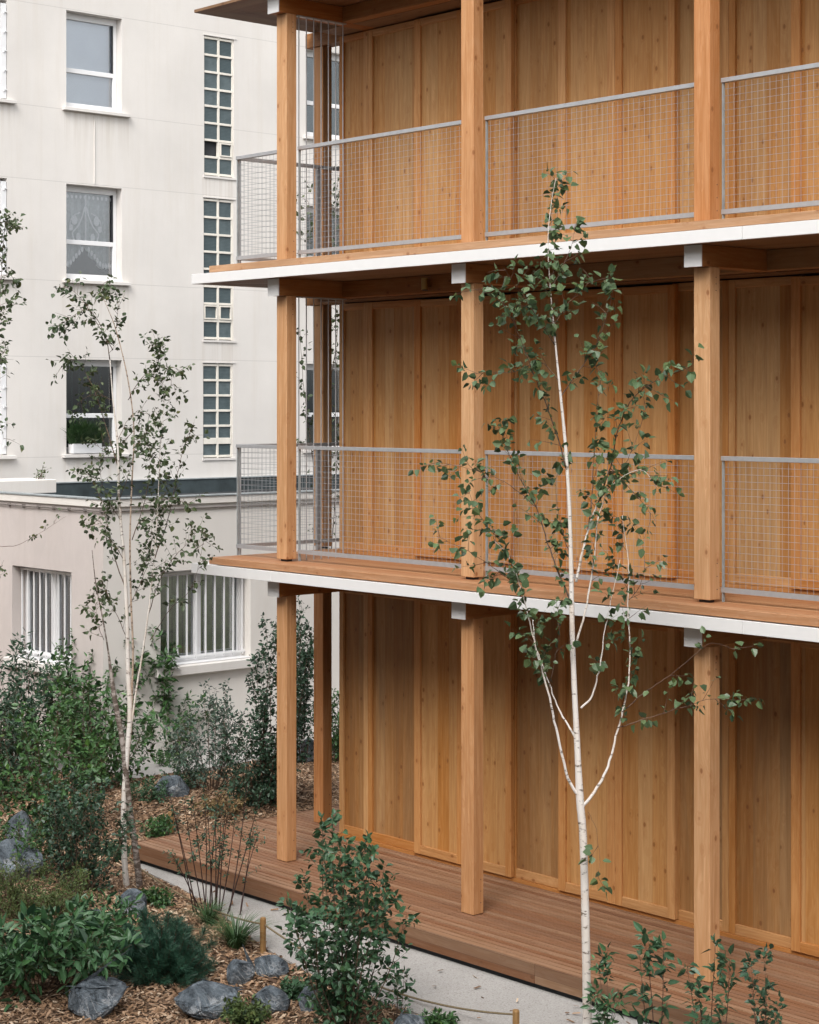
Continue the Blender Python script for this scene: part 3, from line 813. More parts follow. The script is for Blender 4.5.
# ------------------------------------------------------------------ foliage helpers
def rv(s=1.0): return Vector((random.gauss(0, s), random.gauss(0, s), random.gauss(0, s)))
def smooth_path(pts, sub=4):
    P_ = [Vector(p) for p in pts]; out = []
    for i in range(len(P_)-1):
        p0 = P_[max(0, i-1)]; p1 = P_[i]; p2 = P_[i+1]; p3 = P_[min(len(P_)-1, i+2)]
        for k in range(sub):
            t = k/sub
            out.append(.5*((2*p1)+(p2-p0)*t+(2*p0-5*p1+4*p2-p3)*t*t+(-p0+3*p1-3*p2+p3)*t**3))
    out.append(P_[-1]); return out
def put_leaf(fol, p, axis, L, aspect, droop, upn=.8):
    d = (axis+rv(.55)); d.z -= droop; d.normalize()
    n = Vector((0, 0, upn))+rv(.55)
    l = L*random.uniform(.5, 1.2)
    st = p+d*l*.25
    fol.leaf(st, d, n, l, l*aspect*random.uniform(.85, 1.1), random.uniform(.05, .35))
def leafy_twig(br, fol, p, d, length, L, aspect, droop, nl, r0=.003, wig=.12):
    pts = [p]; q = p.copy(); dd = d.normalized(); n = max(3, int(length/.05))
    for i in range(n):
        dd = (dd+rv(wig)+Vector((0,0,.02-droop*.05))).normalized(); q = q+dd*(length/n); pts.append(q.copy())
    br.tube(pts, [r0*(1-.7*i/n) for i in range(n+1)], 4, False)
    for k in range(nl):
        t = random.uniform(.12, 1.0)*n; i = min(n-1, int(t)); pp = pts[i].lerp(pts[i+1], t-i)
        ax = (pts[i+1]-pts[i]).normalized()
        side = rv(1); side = (side-ax*side.dot(ax)).normalized()
        put_leaf(fol, pp, ax*.4+side, L, aspect, droop)
    put_leaf(fol, pts[-1], dd, L, aspect, droop)
    return pts

def birch(name, label, Z0, trunks, branches, leafmat_, barks, L, tw_len, dens, group=None, clumps=(), zskip=760, aspect=.8):
    base = trunks[0][0][0]
    b0 = atd(base[0], base[1], Z0)
    T = empty(name, label, 'tree', (b0.x, b0.y, b0.z), group)
    off = -b0
    fol = MB(); br = MB()
    def conv(pts, seed):
        rnd = random.Random(seed); out = []; dz = 0; dr = rnd.uniform(-.12, .12)
        for i, p in enumerate(pts):
            if len(p) > 2: dz = p[2]
            out.append(atd(p[0], p[1], Z0+dz)+off)
        return out
    for ti, (pts, radii, bk) in enumerate(trunks):
        cp = conv(pts, ti); sp = smooth_path(cp, 5)
        rr = []
        for i in range(len(sp)):
            t = i/5; k = min(len(radii)-2, int(t)); f = min(1, t-k); rr.append(radii[k]*(1-f)+radii[k+1]*f)
        m = MB(); m.tube(sp, [r*random.uniform(.95, 1.06) for r in rr], 10)
        m.build('trunk', barks[bk], T, smooth=True)
    bm_ = MB()
    for bi, (pts, r0, r1, leafy, ltw) in enumerate(branches):
        # depth wander gives each branch its own direction
        rnd = random.Random(bi*17+3); slope = rnd.uniform(-.5, .5)*(1 if len(pts[0]) < 4 else 0)
        n = len(pts); cp = []
        for i, p in enumerate(pts):
            cp.append(atd(p[0], p[1], Z0+slope*(i/(n-1))**1.2)+off)
        sp = smooth_path(cp, 6)
        sp = [sp[0]]+[q+rv(.0022) for q in sp[1:]]
        N = len(sp)
        (bm_ if r0 > .0085 else br).tube(sp, [r1+(r0-r1)*(1-i/(N-1))**1.7 for i in range(N)], 7)
        length = sum((sp[i+1]-sp[i]).length for i in range(N-1))
        nt_ = int(length*dens*leafy)
        for k in range(nt_):
            t = (ltw+(1-ltw)*(k+random.random())/max(1, nt_))*(N-1); i = min(N-2, int(t)); pp = sp[i].lerp(sp[i+1], t-i)
            ax = (sp[i+1]-sp[i]).normalized()
            side = rv(1); side = (side-ax*side.dot(ax)).normalized()
            leafy_twig(br, fol, pp, ax*.7+side*.8, tw_len*random.uniform(.4, 1.2), L, aspect, .45, random.randint(4, 8), .0022)
        for k in range(int(length*leafy*7)):
            t = random.uniform(ltw, 1)*(N-1); i = min(N-2, int(t)); pp = sp[i].lerp(sp[i+1], t-i)
            put_leaf(fol, pp, rv(1), L, aspect, .45)
    if bm_.v: bm_.build('branches', barks[0], T, smooth=True)
    br.build('twigs', M['twig'], T, smooth=True)
    fol.build('crown', leafmat_, T)
    return T

# front birch ------------------------------------------------
trunk = [((588,1064),(587,1000),(585,900),(583,835),(580,800),(577,740),(574,680),(572,620),(571,560),(569,500),(565,440),(560,390),(555,340),(550,285),(548,240),(551,205),(556,178))]
rad = [.035,.032,.030,.028,.0275,.022,.0195,.018,.016,.0135,.012,.009,.006,.0038,.0026,.002,.0013]
BR = [
 ([(582,799),(568,778),(556,728),(548,692),(537,652),(528,616),(519,582),(508,556),(494,540)], .0125, .003, 1.0, .42),
 ([(578,741),(565,721),(554,697),(545,672),(536,646),(533,620)], .0088, .003, .9, .4),
 ([(583,806),(595,791),(608,766),(618,730),(627,690),(630,650),(628,610),(629,570),(622,515)], .0125, .003, .8, .4),
 ([(617,728),(648,718),(680,708),(712,699),(742,701)], .004, .0015, 1.1, .1),
 ([(622,712),(648,690),(672,674),(693,656),(712,643),(736,650)], .0035, .0013, .35, .2),
 ([(581,708),(592,695),(600,665),(605,630),(612,596),(620,560)], .0088, .002, .8, .25),
 ([(573,606),(556,566),(547,540),(536,507),(521,480),(506,447),(498,424)], .008, .002, 1.3, .1),
 ([(576,582),(588,530),(598,503)], .0105, .006, .3, .5),
 ([(598,503),(610,468),(618,430),(630,402),(650,384),(672,374),(692,366)], .0062, .0018, 1.35, .05),
 ([(588,532),(592,492),(594,455),(597,410),(601,372)], .005, .0015, 1.1, .15),
 ([(573,652),(585,612),(594,560),(598,520),(612,486),(640,470),(658,488)], .0088, .0015, 1.1, .25),
 ([(567,470),(552,420),(536,380),(520,338),(504,305),(482,288)], .006, .0015, 1.6, .1),
 ([(560,398),(578,372),(596,345),(608,310),(614,286)], .005, .0015, 1.7, .1),
 ([(555,345),(538,318),(520,292),(504,268)], .004, .0012, 1.7, .1),
 ([(550,290),(562,268),(572,244),(576,222)], .003, .0012, 1.3, .05),
 ([(552,330),(566,305),(582,292),(590,278)], .003, .0012, 1.4, .1),
 ([(558,380),(540,362),(515,372),(492,372),(474,374)], .0035, .0012, 1.1, .15),
 ([(536,507),(505,482),(474,470),(438,462)], .0035, .0012, 1.2, .3),
 ([(522,588),(502,574),(470,552),(436,536)], .0035, .0012, 1.1, .15),
 ([(500,540),(484,522),(474,505),(468,488)], .003, .0012, 1.1, .1),
 ([(548,692),(556,655),(560,625),(556,600)], .0035, .0012, .8, .2),
 ([(600,500),(622,470),(636,440),(648,402)], .0035, .0012, 1.0, .1),
 ([(610,468),(640,500),(655,520)], .003, .001, .7, .1),
 ([(548,262),(548,240),(551,205),(556,178)], .002, .0012, 1.5, .1),
 ([(554,330),(551,300),(548,262)], .002, .0012, 1.6, .0),
 ([(588,812),(596,830),(600,862),(594,880)], .0015, .001, .6, .4),
 ([(629,600),(640,585),(645,560),(640,535)], .003, .001, 1.0, .1),
 ([(571,560),(560,520),(556,480),(566,455)], .003, .001, .8, .1),
]
birch('birch_tree', 'young white stemmed birch in the foreground, standing in front of the timber balconies', 13.7,
      [(trunk[0], rad, 0)], BR, M['l_birch'], [M['bark_w']], .066, .19, 9.0)

# left birch, three stems -------------------------------------
t1 = ((127,893),(124,850),(124,800),(127,755),(130,715),(128,670),(127,620),(124,560),(119,500),(118,450),(113,400),(110,360))
r1 = [.030,.028,.026,.025,.024,.022,.019,.016,.013,.010,.007,.004]
t2 = ((141,898),(135,845),(128,795),(123,745),(117,712),(113,688),(108,650),(103,620),(96,585),(92,550))
r2 = [.033,.030,.028,.027,.025,.023,.008,.007,.005,.003]
t3 = ((131,735),(132,690),(133,650),(131,600),(130,540),(132,480),(134,430),(128,380),(116,330),(104,300))
r3 = [.011,.0105,.010,.009,.008,.007,.006,.006,.004,.002]
BL = [
 ([(131,725),(140,668),(148,615),(154,560),(158,500),(160,450),(164,400),(158,360),(156,342)], .011, .002, 1.2, .3),
 ([(154,560),(168,520),(176,480),(186,440),(192,430)], .006, .0015, 1.1, .1),
 ([(126,590),(112,550),(104,510),(92,480),(84,470)], .006, .0015, 1.1, .15),
 ([(119,470),(104,420),(92,385),(76,360),(62,366)], .006, .0015, 1.2, .2),
 ([(110,360),(104,332),(88,310),(70,318),(58,326)], .005, .001, 1.6, .05),
 ([(113,350),(98,325),(84,302),(72,290),(64,286)], .004, .001, 1.4, .05),
 ([(104,300),(100,290),(103,284)], .003, .001, 1.6, .0),
 ([(116,330),(118,310),(122,300)], .003, .001, 1.4, .0),
 ([(128,400),(140,380),(150,372),(166,366),(184,372)], .004, .001, 1.2, .1),
 ([(164,400),(172,385),(180,390)], .003, .001, 1.3, .0),
 ([(148,615),(160,580),(172,560),(186,545),(200,530),(204,545)], .005, .001, 1.1, .1),
 ([(150,640),(170,610),(190,590),(200,560),(205,530)], .004, .001, .6, .2),
 ([(132,540),(145,500),(150,460),(146,430)], .005, .001, 1.2, .1),
 ([(124,560),(108,535),(98,520),(90,530)], .004, .001, 1.3, .1),
 ([(128,640),(112,605),(100,580),(92,600)], .004, .001, 1.3, .1),
 ([(127,610),(142,580),(150,555),(152,520)], .004, .001, 1.3, .1),
 ([(118,440),(128,420),(140,410),(150,415)], .003, .001, 1.2, .1),
 ([(113,400),(96,395),(82,400),(72,412)], .003, .001, 1.3, .1),
 ([(119,500),(130,470),(136,445),(140,440)], .003, .001, 1.1, .1),
 ([(104,640),(96,620),(98,600)], .003, .001, 1.0, .1),
 ([(121,520),(108,500),(100,470),(104,440)], .003, .001, 1.1, .1),
 ([(134,430),(120,445),(106,450),(96,445)], .003, .001, 1.0, .1),
 ([(158,500),(176,500),(190,505)], .003, .001, 1.2, .1),
]
birch('birch_tree', 'slender multi stemmed birch on the mulch bed, one of its lower stems dark and peeling', 18.25,
      [(t1, r1, 0), (t2, r2, 1), (t3, r3, 2)], BL, M['l_birchL'], [M['bark_w'], M['bark_d'], M['bark_b']], .055, .17, 14.5, aspect=.70)

# birch at the left picture edge -------------------------------
t4 = ((-42,905),(-40,780),(-36,650),(-32,520),(-26,400),(-18,300),(-8,220))
BE = [
 ([(-34,560),(-20,470),(-10,400),(-2,330),(2,260),(6,215)], .008, .002, 1.5, .2),
 ([(-26,420),(-18,380),(-6,360),(6,352)], .004, .001, 1.2, .1),
 ([(-18,300),(-6,285),(8,275),(16,282)], .004, .001, 1.6, .1),
 ([(-34,600),(-10,552),(18,545),(45,530),(66,516)], .004, .001, .28, .45),
 ([(-30,480),(-18,450),(-10,430),(-2,420),(4,440)], .003, .001, .9, .1),
 ([(-32,600),(-20,580),(-6,580),(4,560)], .003, .001, .5, .1),
 ([(-10,240),(0,225),(8,220),(14,228)], .003, .001, 1.8, .1),
 ([(-4,330),(4,310),(12,304)], .003, .001, 1.4, .1),
]
birch('birch_tree', 'birch whose leafy twigs reach in over the left edge of the picture', 18.0,
      [(t4, [.05,.045,.04,.033,.025,.016,.006], 0)], BE, M['l_birchL'], [M['bark_b']], .052, .16, 10.0, aspect=.70)

# birch beyond the side gallery of the timber building ----------
t5 = ((318,772),(320,700),(324,600),(322,500),(326,400),(330,300),(328,200),(330,150))
BG = [
 ([(322,520),(314,470),(308,420),(303,380),(300,330)], .008, .002, 1.0, .1),
 ([(324,600),(332,540),(336,480),(338,420),(337,350)], .008, .002, 1.2, .1),
 ([(326,400),(334,360),(338,320),(336,290)], .006, .002, 1.4, .1),
 ([(328,300),(318,260),(312,230),(308,200)], .006, .002, 1.3, .1),
 ([(329,260),(334,235),(337,215),(338,190)], .005, .002, 1.5, .1),
 ([(330,220),(322,200),(318,185)], .004, .001, 1.4, .1),
]
birch('birch_tree', 'leafy birch behind the side gallery of the timber building, seen between its posts', 22.3,
      [(t5, [.05,.046,.04,.034,.026,.018,.01,.004], 0)], BG, M['l_birchL'], [M['bark_b']], .060, .32, 7.0, aspect=.76)

# ------------------------------------------------------------------ shrubs
def shrub(name, label, at, height, radius, leafm, stemm, L, aspect, stems=9, twigs=7, nl=8, tl=.18, lean=(0,0), low=.15, droop=.1, cat='shrub', seed=1, sr=.006, upright=.5, group=None, open_=1.0):
    random.seed(seed)
    T = empty(name, label, cat, tuple(at), group)
    br = MB(); fol = MB(); sm = MB()
    for s in range(stems):
        a = 2*PI*(s+random.random()*.7)/stems; rr = radius*math.sqrt(random.uniform(.02, 1))
        hh = height*(1-.45*(rr/radius)**2)*random.uniform(.72, 1.03)
        top = Vector((rr*math.cos(a)+lean[0]*hh, rr*math.sin(a)+lean[1]*hh, hh))
        b0 = Vector((rr*.18*math.cos(a), rr*.18*math.sin(a), -.03))
        mid = b0.lerp(top, .5)+Vector((math.cos(a), math.sin(a), 0))*rr*(.18)*(1-upright)+rv(.02*height)
        pts = smooth_path([b0, mid, top], 6)
        N = len(pts)
        sm.tube(pts, [sr*(1-.75*i/(N-1)) for i in range(N)], 5)
        for k in range(twigs):
            t = (low+(1-low)*(k+random.random())/twigs)*(N-1); i = min(N-2, int(t)); p = pts[i].lerp(pts[i+1], t-i)
            ax = (pts[i+1]-pts[i]).normalized(); side = rv(1); side = (side-ax*side.dot(ax)).normalized()
            leafy_twig(br, fol, p, ax*upright+side*.8+Vector((0,0,.2)), tl*random.uniform(.5, 1.2)*(1.15-.5*t/(N-1)), L, aspect, droop, nl, sr*.35)
        leafy_twig(br, fol, pts[-1], (pts[-1]-pts[-2]).normalized(), tl*.6, L, aspect, droop, nl, sr*.35)
    sm.build('stems', stemm, T, smooth=True); br.build('twigs', stemm, T); fol.build('foliage', leafm, T)
    return T

sh = shrub
sh('leafy_shrub', 'tall teal green shrub at the path edge between the first two deck posts', G(345,1028), 1.52, .50, M['l_teal'], M['twig'], .064, .62, 18, 15, 9, .20, seed=3, low=.05, upright=.7)
sh('leafy_sapling', 'small sapling of a few leaves beside the path, right of the tall teal shrub', G(396,1022), .40, .20, M['l_teal'], M['twig'], .06, .55, 4, 4, 5, .12, seed=4, sr=.004)
sh('broad_leaved_shrub', 'low shrub with large dark green leaves at the bottom left corner', G(40,988), .56, .64, M['l_broad'], M['twig'], .112, .40, 26, 7, 7, .16, seed=5, low=.3, droop=.25)
sh('broad_leaved_shrub', 'second low broad leaved shrub, between the corner one and the pine cushion', G(92,952), .40, .46, M['l_broad'], M['twig'], .09, .36, 18, 6, 6, .14, seed=6, low=.3, droop=.2)
sh('dark_shrub', 'dense dark shrub of tiny leaves left of the multi stemmed birch', G(78,890), 1.12, .50, M['l_dark'], M['twig'], .046, .62, 20, 14, 11, .2, seed=7, low=.05)
sh('bright_shrub', 'bushy shrub with bright green leaf tips behind the boulders at left', G(48,835), 1.55, .80, M['l_bright'], M['twig'], .078, .6, 20, 10, 9, .27, seed=8, low=.1)
sh('bright_shrub', 'wide bright green shrub directly behind the multi stemmed birch, below the barred windows', G(100,788), 1.35, .85, M['l_bright'], M['twig'], .088, .5, 20, 11, 8, .30, seed=9, low=.08)
sh('laurel_shrub', 'tall dark laurel against the corner of the annex', G(135,757), 2.25, .52, M['l_bright'], M['twig'], .092, .42, 22, 18, 9, .22, seed=10, low=.2, upright=.6)
sh('laurel_shrub', 'dark spreading laurel between the annex corner and its front window', G(88,764), 1.65, .70, M['l_bright'], M['twig'], .088, .42, 22, 14, 9, .22, seed=11, low=.15)
sh('laurel_shrub', 'lower laurel reaching out to the right of the annex corner', G(165,757), 1.05, .50, M['l_bright'], M['twig'], .080, .42, 12, 10, 8, .18, seed=26, low=.15, lean=(.1,.12))
sh('narrow_leaved_shrub', 'tall loose shrub with narrow dark leaves below the front annex window', G(18,775), 1.75, .66, M['l_dark'], M['twig'], .084, .32, 22, 16, 9, .24, seed=12, low=.15, upright=.7)
sh('narrow_leaved_shrub', 'narrow leaved shrub leaning in from the left picture edge', G(-18,800), 1.7, .60, M['l_dark'], M['twig'], .08, .34, 20, 15, 9, .22, seed=13, low=.1)
sh('feathery_shrub', 'low olive green feathery plant in front of the boulders at left', G(30,915), .42, .62, M['l_olive'], M['twig'], .034, .32, 34, 15, 13, .16, seed=14, low=.05)
sh('feathery_shrub', 'soft green plant at the foot of the boulders at the left edge', G(30,872), .50, .42, M['l_bright'], M['twig'], .045, .4, 18, 12, 10, .16, seed=15, low=.05)
sh('grey_shrub', 'rounded grey green shrub on the mulch below the barred side window', G(212,790), 1.22, .50, M['l_grey'], M['twig'], .048, .55, 17, 13, 10, .24, seed=16, low=.2)
sh('climbing_shrub', 'tall dark shrub behind the corner post, reaching up beside the annex window', G(268,800), 2.55, .42, M['l_dark'], M['twig'], .055, .6, 15, 22, 11, .2, seed=17, low=.06, upright=.85, lean=(.06,.08))
sh('climbing_shrub', 'dark dense shrub low on the mulch just left of the corner post', G(262,803), .98, .50, M['l_dark'], M['twig'], .048, .6, 17, 12, 10, .2, seed=18, low=.05)
sh('climbing_shrub', 'tall loose shrub seen in the gap between corner post and gallery post', G(302,765), 2.1, .34, M['l_dark'], M['twig'], .052, .55, 10, 18, 9, .2, seed=19, low=.2, upright=.85)
sh('leafy_shrub', 'green shrub seen between the gallery post and the timber wall', G(338,762), .82, .34, M['l_bright'], M['twig'], .06, .5, 12, 10, 9, .2, seed=20, low=.1)
# right foreground
sh('leafy_sapling', 'low dark sapling at the foot of the foreground birch', G(606,1062), .74, .11, M['l_broad'], M['twig'], .070, .42, 5, 6, 6, .10, seed=21, low=.3, upright=1.0, sr=.004)
sh('leafy_sapling', 'two stemmed sapling with bright leaves, right of the foreground birch', G(657,1065), 1.18, .15, M['l_teal'], M['twig_red'], .092, .46, 3, 7, 5, .08, seed=22, low=.25, upright=1.0, sr=.005)
sh('leafy_sapling', 'tallest bushy sapling in front of the third post', G(708,1072), 1.28, .16, M['l_teal'], M['twig_red'], .080, .48, 4, 8, 5, .09, seed=23, low=.25, upright=1.0, sr=.005)
sh('leafy_sapling', 'dark blue green sapling at the bottom right corner', G(762,1085), 1.10, .13, M['l_dark'], M['twig'], .056, .58, 5, 8, 6, .09, seed=24, low=.2, upright=1.0, sr=.004)
# small ground plants
for i, (px, py, r, h, ms, lb) in enumerate([
    (152, 905, .16, .12, 'l_bright', 'small bright green tuft at the foot of the dark birch stem'),
    (110, 862, .22, .18, 'l_teal', 'small low plant on the mulch left of the white birch stem'),
    (160, 838, .20, .20, 'l_bright', 'low green plant on the mulch by the left corner of the deck'),
    (150, 800, .30, .22, 'l_teal', 'spreading low plant on the mulch behind the multi stemmed birch'),
    (250, 805, .40, .26, 'l_dark', 'dark ground plant between the grey shrub and the deck'),
    (222, 815, .30, .24, 'dry', 'dry brownish plant near the short stake by the deck'),
    (172, 768, .28, .22, 'l_bright', 'low plant on the mulch beside the dark ground box'),
    (245, 1022, .16, .14, 'l_olive', 'olive tuft between the boulders at the bottom'),
    (296, 1000, .12, .12, 'l_teal', 'small tuft beside the boulder left of the teal shrub'),
    (440, 1030, .14, .08, 'l_bright', 'flat green tuft beside the boulder under the rope'),
    (30, 800, .36, .3, 'l_teal', 'small leaved plant in front of the narrow leaved shrub'),
    (185, 790, .26, .3, 'l_teal', 'low plant between the small boulder and the grey shrub')]):
    sh('ground_plant', lb, G(px, py), h, r, M[ms], M['twig'], .042, .5, 12, 7, 8, .08, cat='plant', seed=40+i, sr=.003, low=.1)

# sparse red stemmed shrub: bare stems fanning up, leaves near the tips
random.seed(77)
b0 = G(213, 915)
T = empty('red_stemmed_shrub', 'sparse shrub of bare dark red stems fanning up in front of the deck corner', 'shrub', tuple(b0))
sm = MB(); br = MB(); fol = MB()
Zs = proj(*b0)[2]
for tx, ty, bx in ((163,800,205),(170,808,205),(184,812,208),(193,806,210),(209,802,212),(213,815,214),(218,790,214),(226,800,216),(231,795,217),(238,820,218),(247,788,222),(257,818,226),(266,838,228),(262,800,220),(172,850,207),(203,795,211),(224,822,216)):
    tip = atd(213+(tx-213)*.92+random.uniform(-5,5), ty+random.uniform(-12,14), Zs+random.uniform(-.35,.35))-b0
    st = atd(213+(bx-214)*2.0+random.uniform(-4,4), 916, Zs+random.uniform(-.08,.08))-b0
    mid = st.lerp(tip, .5)+Vector((random.uniform(-.02,.02), random.uniform(-.02,.02), .03))
    pts = smooth_path([st, mid, tip], 6); N = len(pts)
    sm.tube(pts, [.0068*(1-.7*i/(N-1)) for i in range(N)], 6)
    for k in range(8):
        t = random.uniform(.35, .98)*(N-1); i = min(N-2, int(t)); p = pts[i].lerp(pts[i+1], t-i)
        leafy_twig(br, fol, p, (pts[i+1]-pts[i]).normalized()+rv(.6), random.uniform(.05, .14), .038, .5, .1, 6, .0016)
sm.build('stems', M['twig_red'], T, smooth=True); br.build('twigs', M['twig_red'], T); fol.build('foliage', M['l_dark'], T)

# pine cushion
def pine(at, rx, h, seed):
    random.seed(seed)
    T = empty('dwarf_pine', 'round dwarf pine cushion of dark needles on the mulch', 'shrub', tuple(at))
    br = MB(); nd_ = MB()
    for s in range(210):
        a = random.uniform(0, 2*PI); el = math.asin(random.uniform(.02, .98))
        R_ = random.uniform(.62, 1.0)
        tip = Vector((math.cos(a)*math.cos(el)*rx*R_, math.sin(a)*math.cos(el)*rx*R_, .05+math.sin(el)*h*R_))*random.uniform(.85, 1.06)
        b = Vector((tip.x*.15, tip.y*.15, .02)); mid = b.lerp(tip, .55)-Vector((0,0,.04))
        pts = smooth_path([b, mid, tip], 4); br.tube(pts, .004, 4, False)
        dd = (pts[-1]-pts[-2]).normalized()
        for k in range(170):
            t = random.random()**.7; p = tip-dd*.16*(1-t)
            out = rv(1); out = (out-dd*out.dot(dd)).normalized()
            d = (dd*random.uniform(.5, 1.3)+out).normalized(); L = random.uniform(.045, .075)
            w = d.cross(rv(1)).normalized()*.0016
            q = p+d*L
            nd_.face([p-w, p+w, q+w*.4, q-w*.4])
    br.build('branches', M['twig'], T); nd_.build('needles', M['needle'], T)
pine(G(163, 978), .44, .50, 5)
def tussock(name, label, at, n, h, spread, mat, seed, w=.006):
    random.seed(seed); T = MB()
    for i in range(n):
        a = random.uniform(0, 2*PI); r = spread*math.sqrt(random.random()); L = h*random.uniform(.6, 1.1)
        d = Vector((math.cos(a), math.sin(a), 0)); b = d*random.uniform(0, spread*.2)
        side = Vector((-d.y, d.x, 0))*w*random.uniform(.6, 1)
        pr = None; K = 5
        for k in range(K+1):
            t = k/K; p = b+d*r*(t**1.6)*1.2+Vector((0, 0, L*(t-.32*t*t*(r/spread+.2)*1.4)))
            s = side*(1-t)**.6
            if pr: T.face([pr[0], pr[1], p+s, p-s])
            pr = (p-s, p+s)
    o = T.build(name, mat, loc=tuple(at)); tag(o, label, 'grass'); return o
tussock('grass_tussock', 'arching grass tussock between the dwarf pine and the stake', G(236, 948), 260, .40, .36, M['blade'], 3)
tussock('grass_tussock', 'grass tussock growing through the base of the red stemmed shrub', G(208, 925), 160, .30, .26, M['blade'], 4)
tussock('grass_tussock', 'loose grassy tuft left of the dwarf pine', G(118, 948), 160, .28, .30, M['blade'], 5)
tussock('grass_tussock', 'short grass tuft at the bottom between boulders', G(243, 1026), 90, .2, .16, M['blade'], 6)
# dark leaning stem at the left edge
m = MB(); b0 = G(28, 775)
pts = [atd(px, py, proj(*b0)[2]+dz)-b0 for px, py, dz in ((28,776,0),(18,750,-.05),(8,725,-.1),(-4,705,-.15),(-25,690,-.2))]
m.tube(smooth_path(pts, 4), [.035-.0008*i for i in range(17)], 8)
o = m.build('tree_stump_limb', M['bark_d'], loc=tuple(b0), smooth=True); tag(o, 'dark leaning bare limb rising out of the shrubs at the left edge', 'limb')

# ------------------------------------------------------------------ boulders
def boulder(label, at, sx, sy, sz, seed, rz=0, sink=.25):
    rnd = random.Random(seed); bm = bmesh.new()
    for k in range(34):
        a = rnd.uniform(0, 2*PI); z = rnd.uniform(-1, 1); r = math.sqrt(1-z*z)
        s = rnd.uniform(.82, 1.08)
        bm.verts.new((r*math.cos(a)*s, r*math.sin(a)*s, z*s))
    bmesh.ops.convex_hull(bm, input=bm.verts[:])
    for v in [v for v in bm.verts if not v.link_faces]: bm.verts.remove(v)
    bmesh.ops.bevel(bm, geom=bm.edges[:], offset=.06, segments=2, affect='EDGES')
    bmesh.ops.triangulate(bm, faces=bm.faces[:])
    bmesh.ops.subdivide_edges(bm, edges=bm.edges[:], cuts=2, use_grid_fill=True)
    for v in bm.verts:
        n = v.co.normalized(); v.co += n*rnd.uniform(-.018, .018)
        v.co.x *= sx; v.co.y *= sy; v.co.z *= sz
    me = bpy.data.meshes.new('boulder'); bm.to_mesh(me); bm.free(); me.materials.append(M['rock'])
    o = bpy.data.objects.new('boulder', me); COL.objects.link(o)
    o.location = (at[0], at[1], at[2]+sz*(1-2*sink)); o.rotation_euler = (rnd.uniform(-.1,.1), rnd.uniform(-.1,.1), rz)
    tag(o, label, 'boulder', 'dark slate boulders on the mulch'); return o
R48 = math.radians(48)
for lb, px, py, w, d, h, sd, rz in [
    ('large angular slate boulder at the very bottom, left of the white veined one', 97, 1012, .24, .19, .155, 1, .8),
    ('slate boulder with a broad white vein below the dwarf pine', 210, 1014, .25, .18, .14, 2, .7),
    ('upper small boulder next to the rope stake', 271, 975, .145, .10, .10, 3, .3),
    ('boulder left of the one beside the rope stake, behind the white veined one', 239, 982, .13, .11, .11, 4, 1.2),
    ('squat boulder just left of the teal shrub, right of the white veined one', 268, 1010, .155, .12, .11, 5, .6),
    ('small boulder half hidden by the teal shrub', 310, 1010, .09, .09, .11, 6, .6),
    ('flat boulder at the bottom edge under the sagging rope', 413, 1030, .17, .11, .07, 7, .8),
    ('pointed boulder at the foot of the multi stemmed birch', 134, 915, .12, .11, .16, 8, .5),
    ('boulder between the broad leaved shrub and the pine cushion', 97, 926, .13, .09, .10, 9, .5),
    ('pale blue boulder on the mulch behind the red stemmed shrub', 172, 797, .22, .16, .16, 10, .5),
    ('upper boulder at the left edge among the shrubs', 20, 842, .15, .12, .19, 11, .9),
    ('large smooth boulder at the left edge below the upper one', 4, 878, .32, .20, .21, 12, .9),
    ('blue grey boulder seen in the gap right of the corner post', 305, 762, .22, .20, .20, 13, .9)]:
    p = G(px, py); boulder(lb, p, w*1.1, d*1.1, h*1.15, sd, R48+rz-.6)

# ------------------------------------------------------------------ rope barrier, boxes, planters
def stake(label, at, h, r=.026):
    m = MB(); m.tube([(0,0,-.08), (0,0,h-.012), (0,0,h)], [r, r, r*.8], 12)
    o = m.build('stake', M['stake'], loc=tuple(at)); tag(o, label, 'stake', 'round wooden rope stakes'); return o
s1 = G(263, 953); s2 = G(516, 1040); s3 = G(171, 834)
stake('round wooden stake carrying the rope, left of the teal shrub', s1, .30)
stake('round wooden stake carrying the rope at the bottom edge of the picture', s2, .22)
stake('short pale wooden stake on the mulch behind the deck corner', s3, .24, .034)
def rope(a, b, sag, name, label):
    m = MB(); N = 24; pts = []
    for i in range(N+1):
        t = i/N; p = Vector(a).lerp(Vector(b), t); p.z = max(p.z-sag*4*t*(1-t), H(p.x, p.y)+.03); pts.append(p)
    m.tube(pts, .008, 6); o = m.build(name, M['rope']); tag(o, label, 'rope'); return o
rope(s1+Vector((.03,0,.24)), s2+Vector((-.03,0,.18)), .16, 'barrier_rope', 'thin brown rope sagging between the two stakes along the path')
e = P(-1.35, -.98)
rope(Vector((-1.55,-.80,-.1)), s1+Vector((-.03,0,.24)), .10, 'barrier_rope', 'thin rope running from the birch to the left stake along the path edge')
p = G(170, 759)
m = MB(); m.box(-.11, .11, -.09, .09, -.1, .10); m.box(-.12, .12, -.10, .10, .101, .125)
o = m.build('ground_box', plain('dark_green_plastic', (.012, .025, .018), .5), loc=tuple(p), bevel=.008); tag(o, 'small dark green lidded box on the mulch edge by the paving', 'utility box')
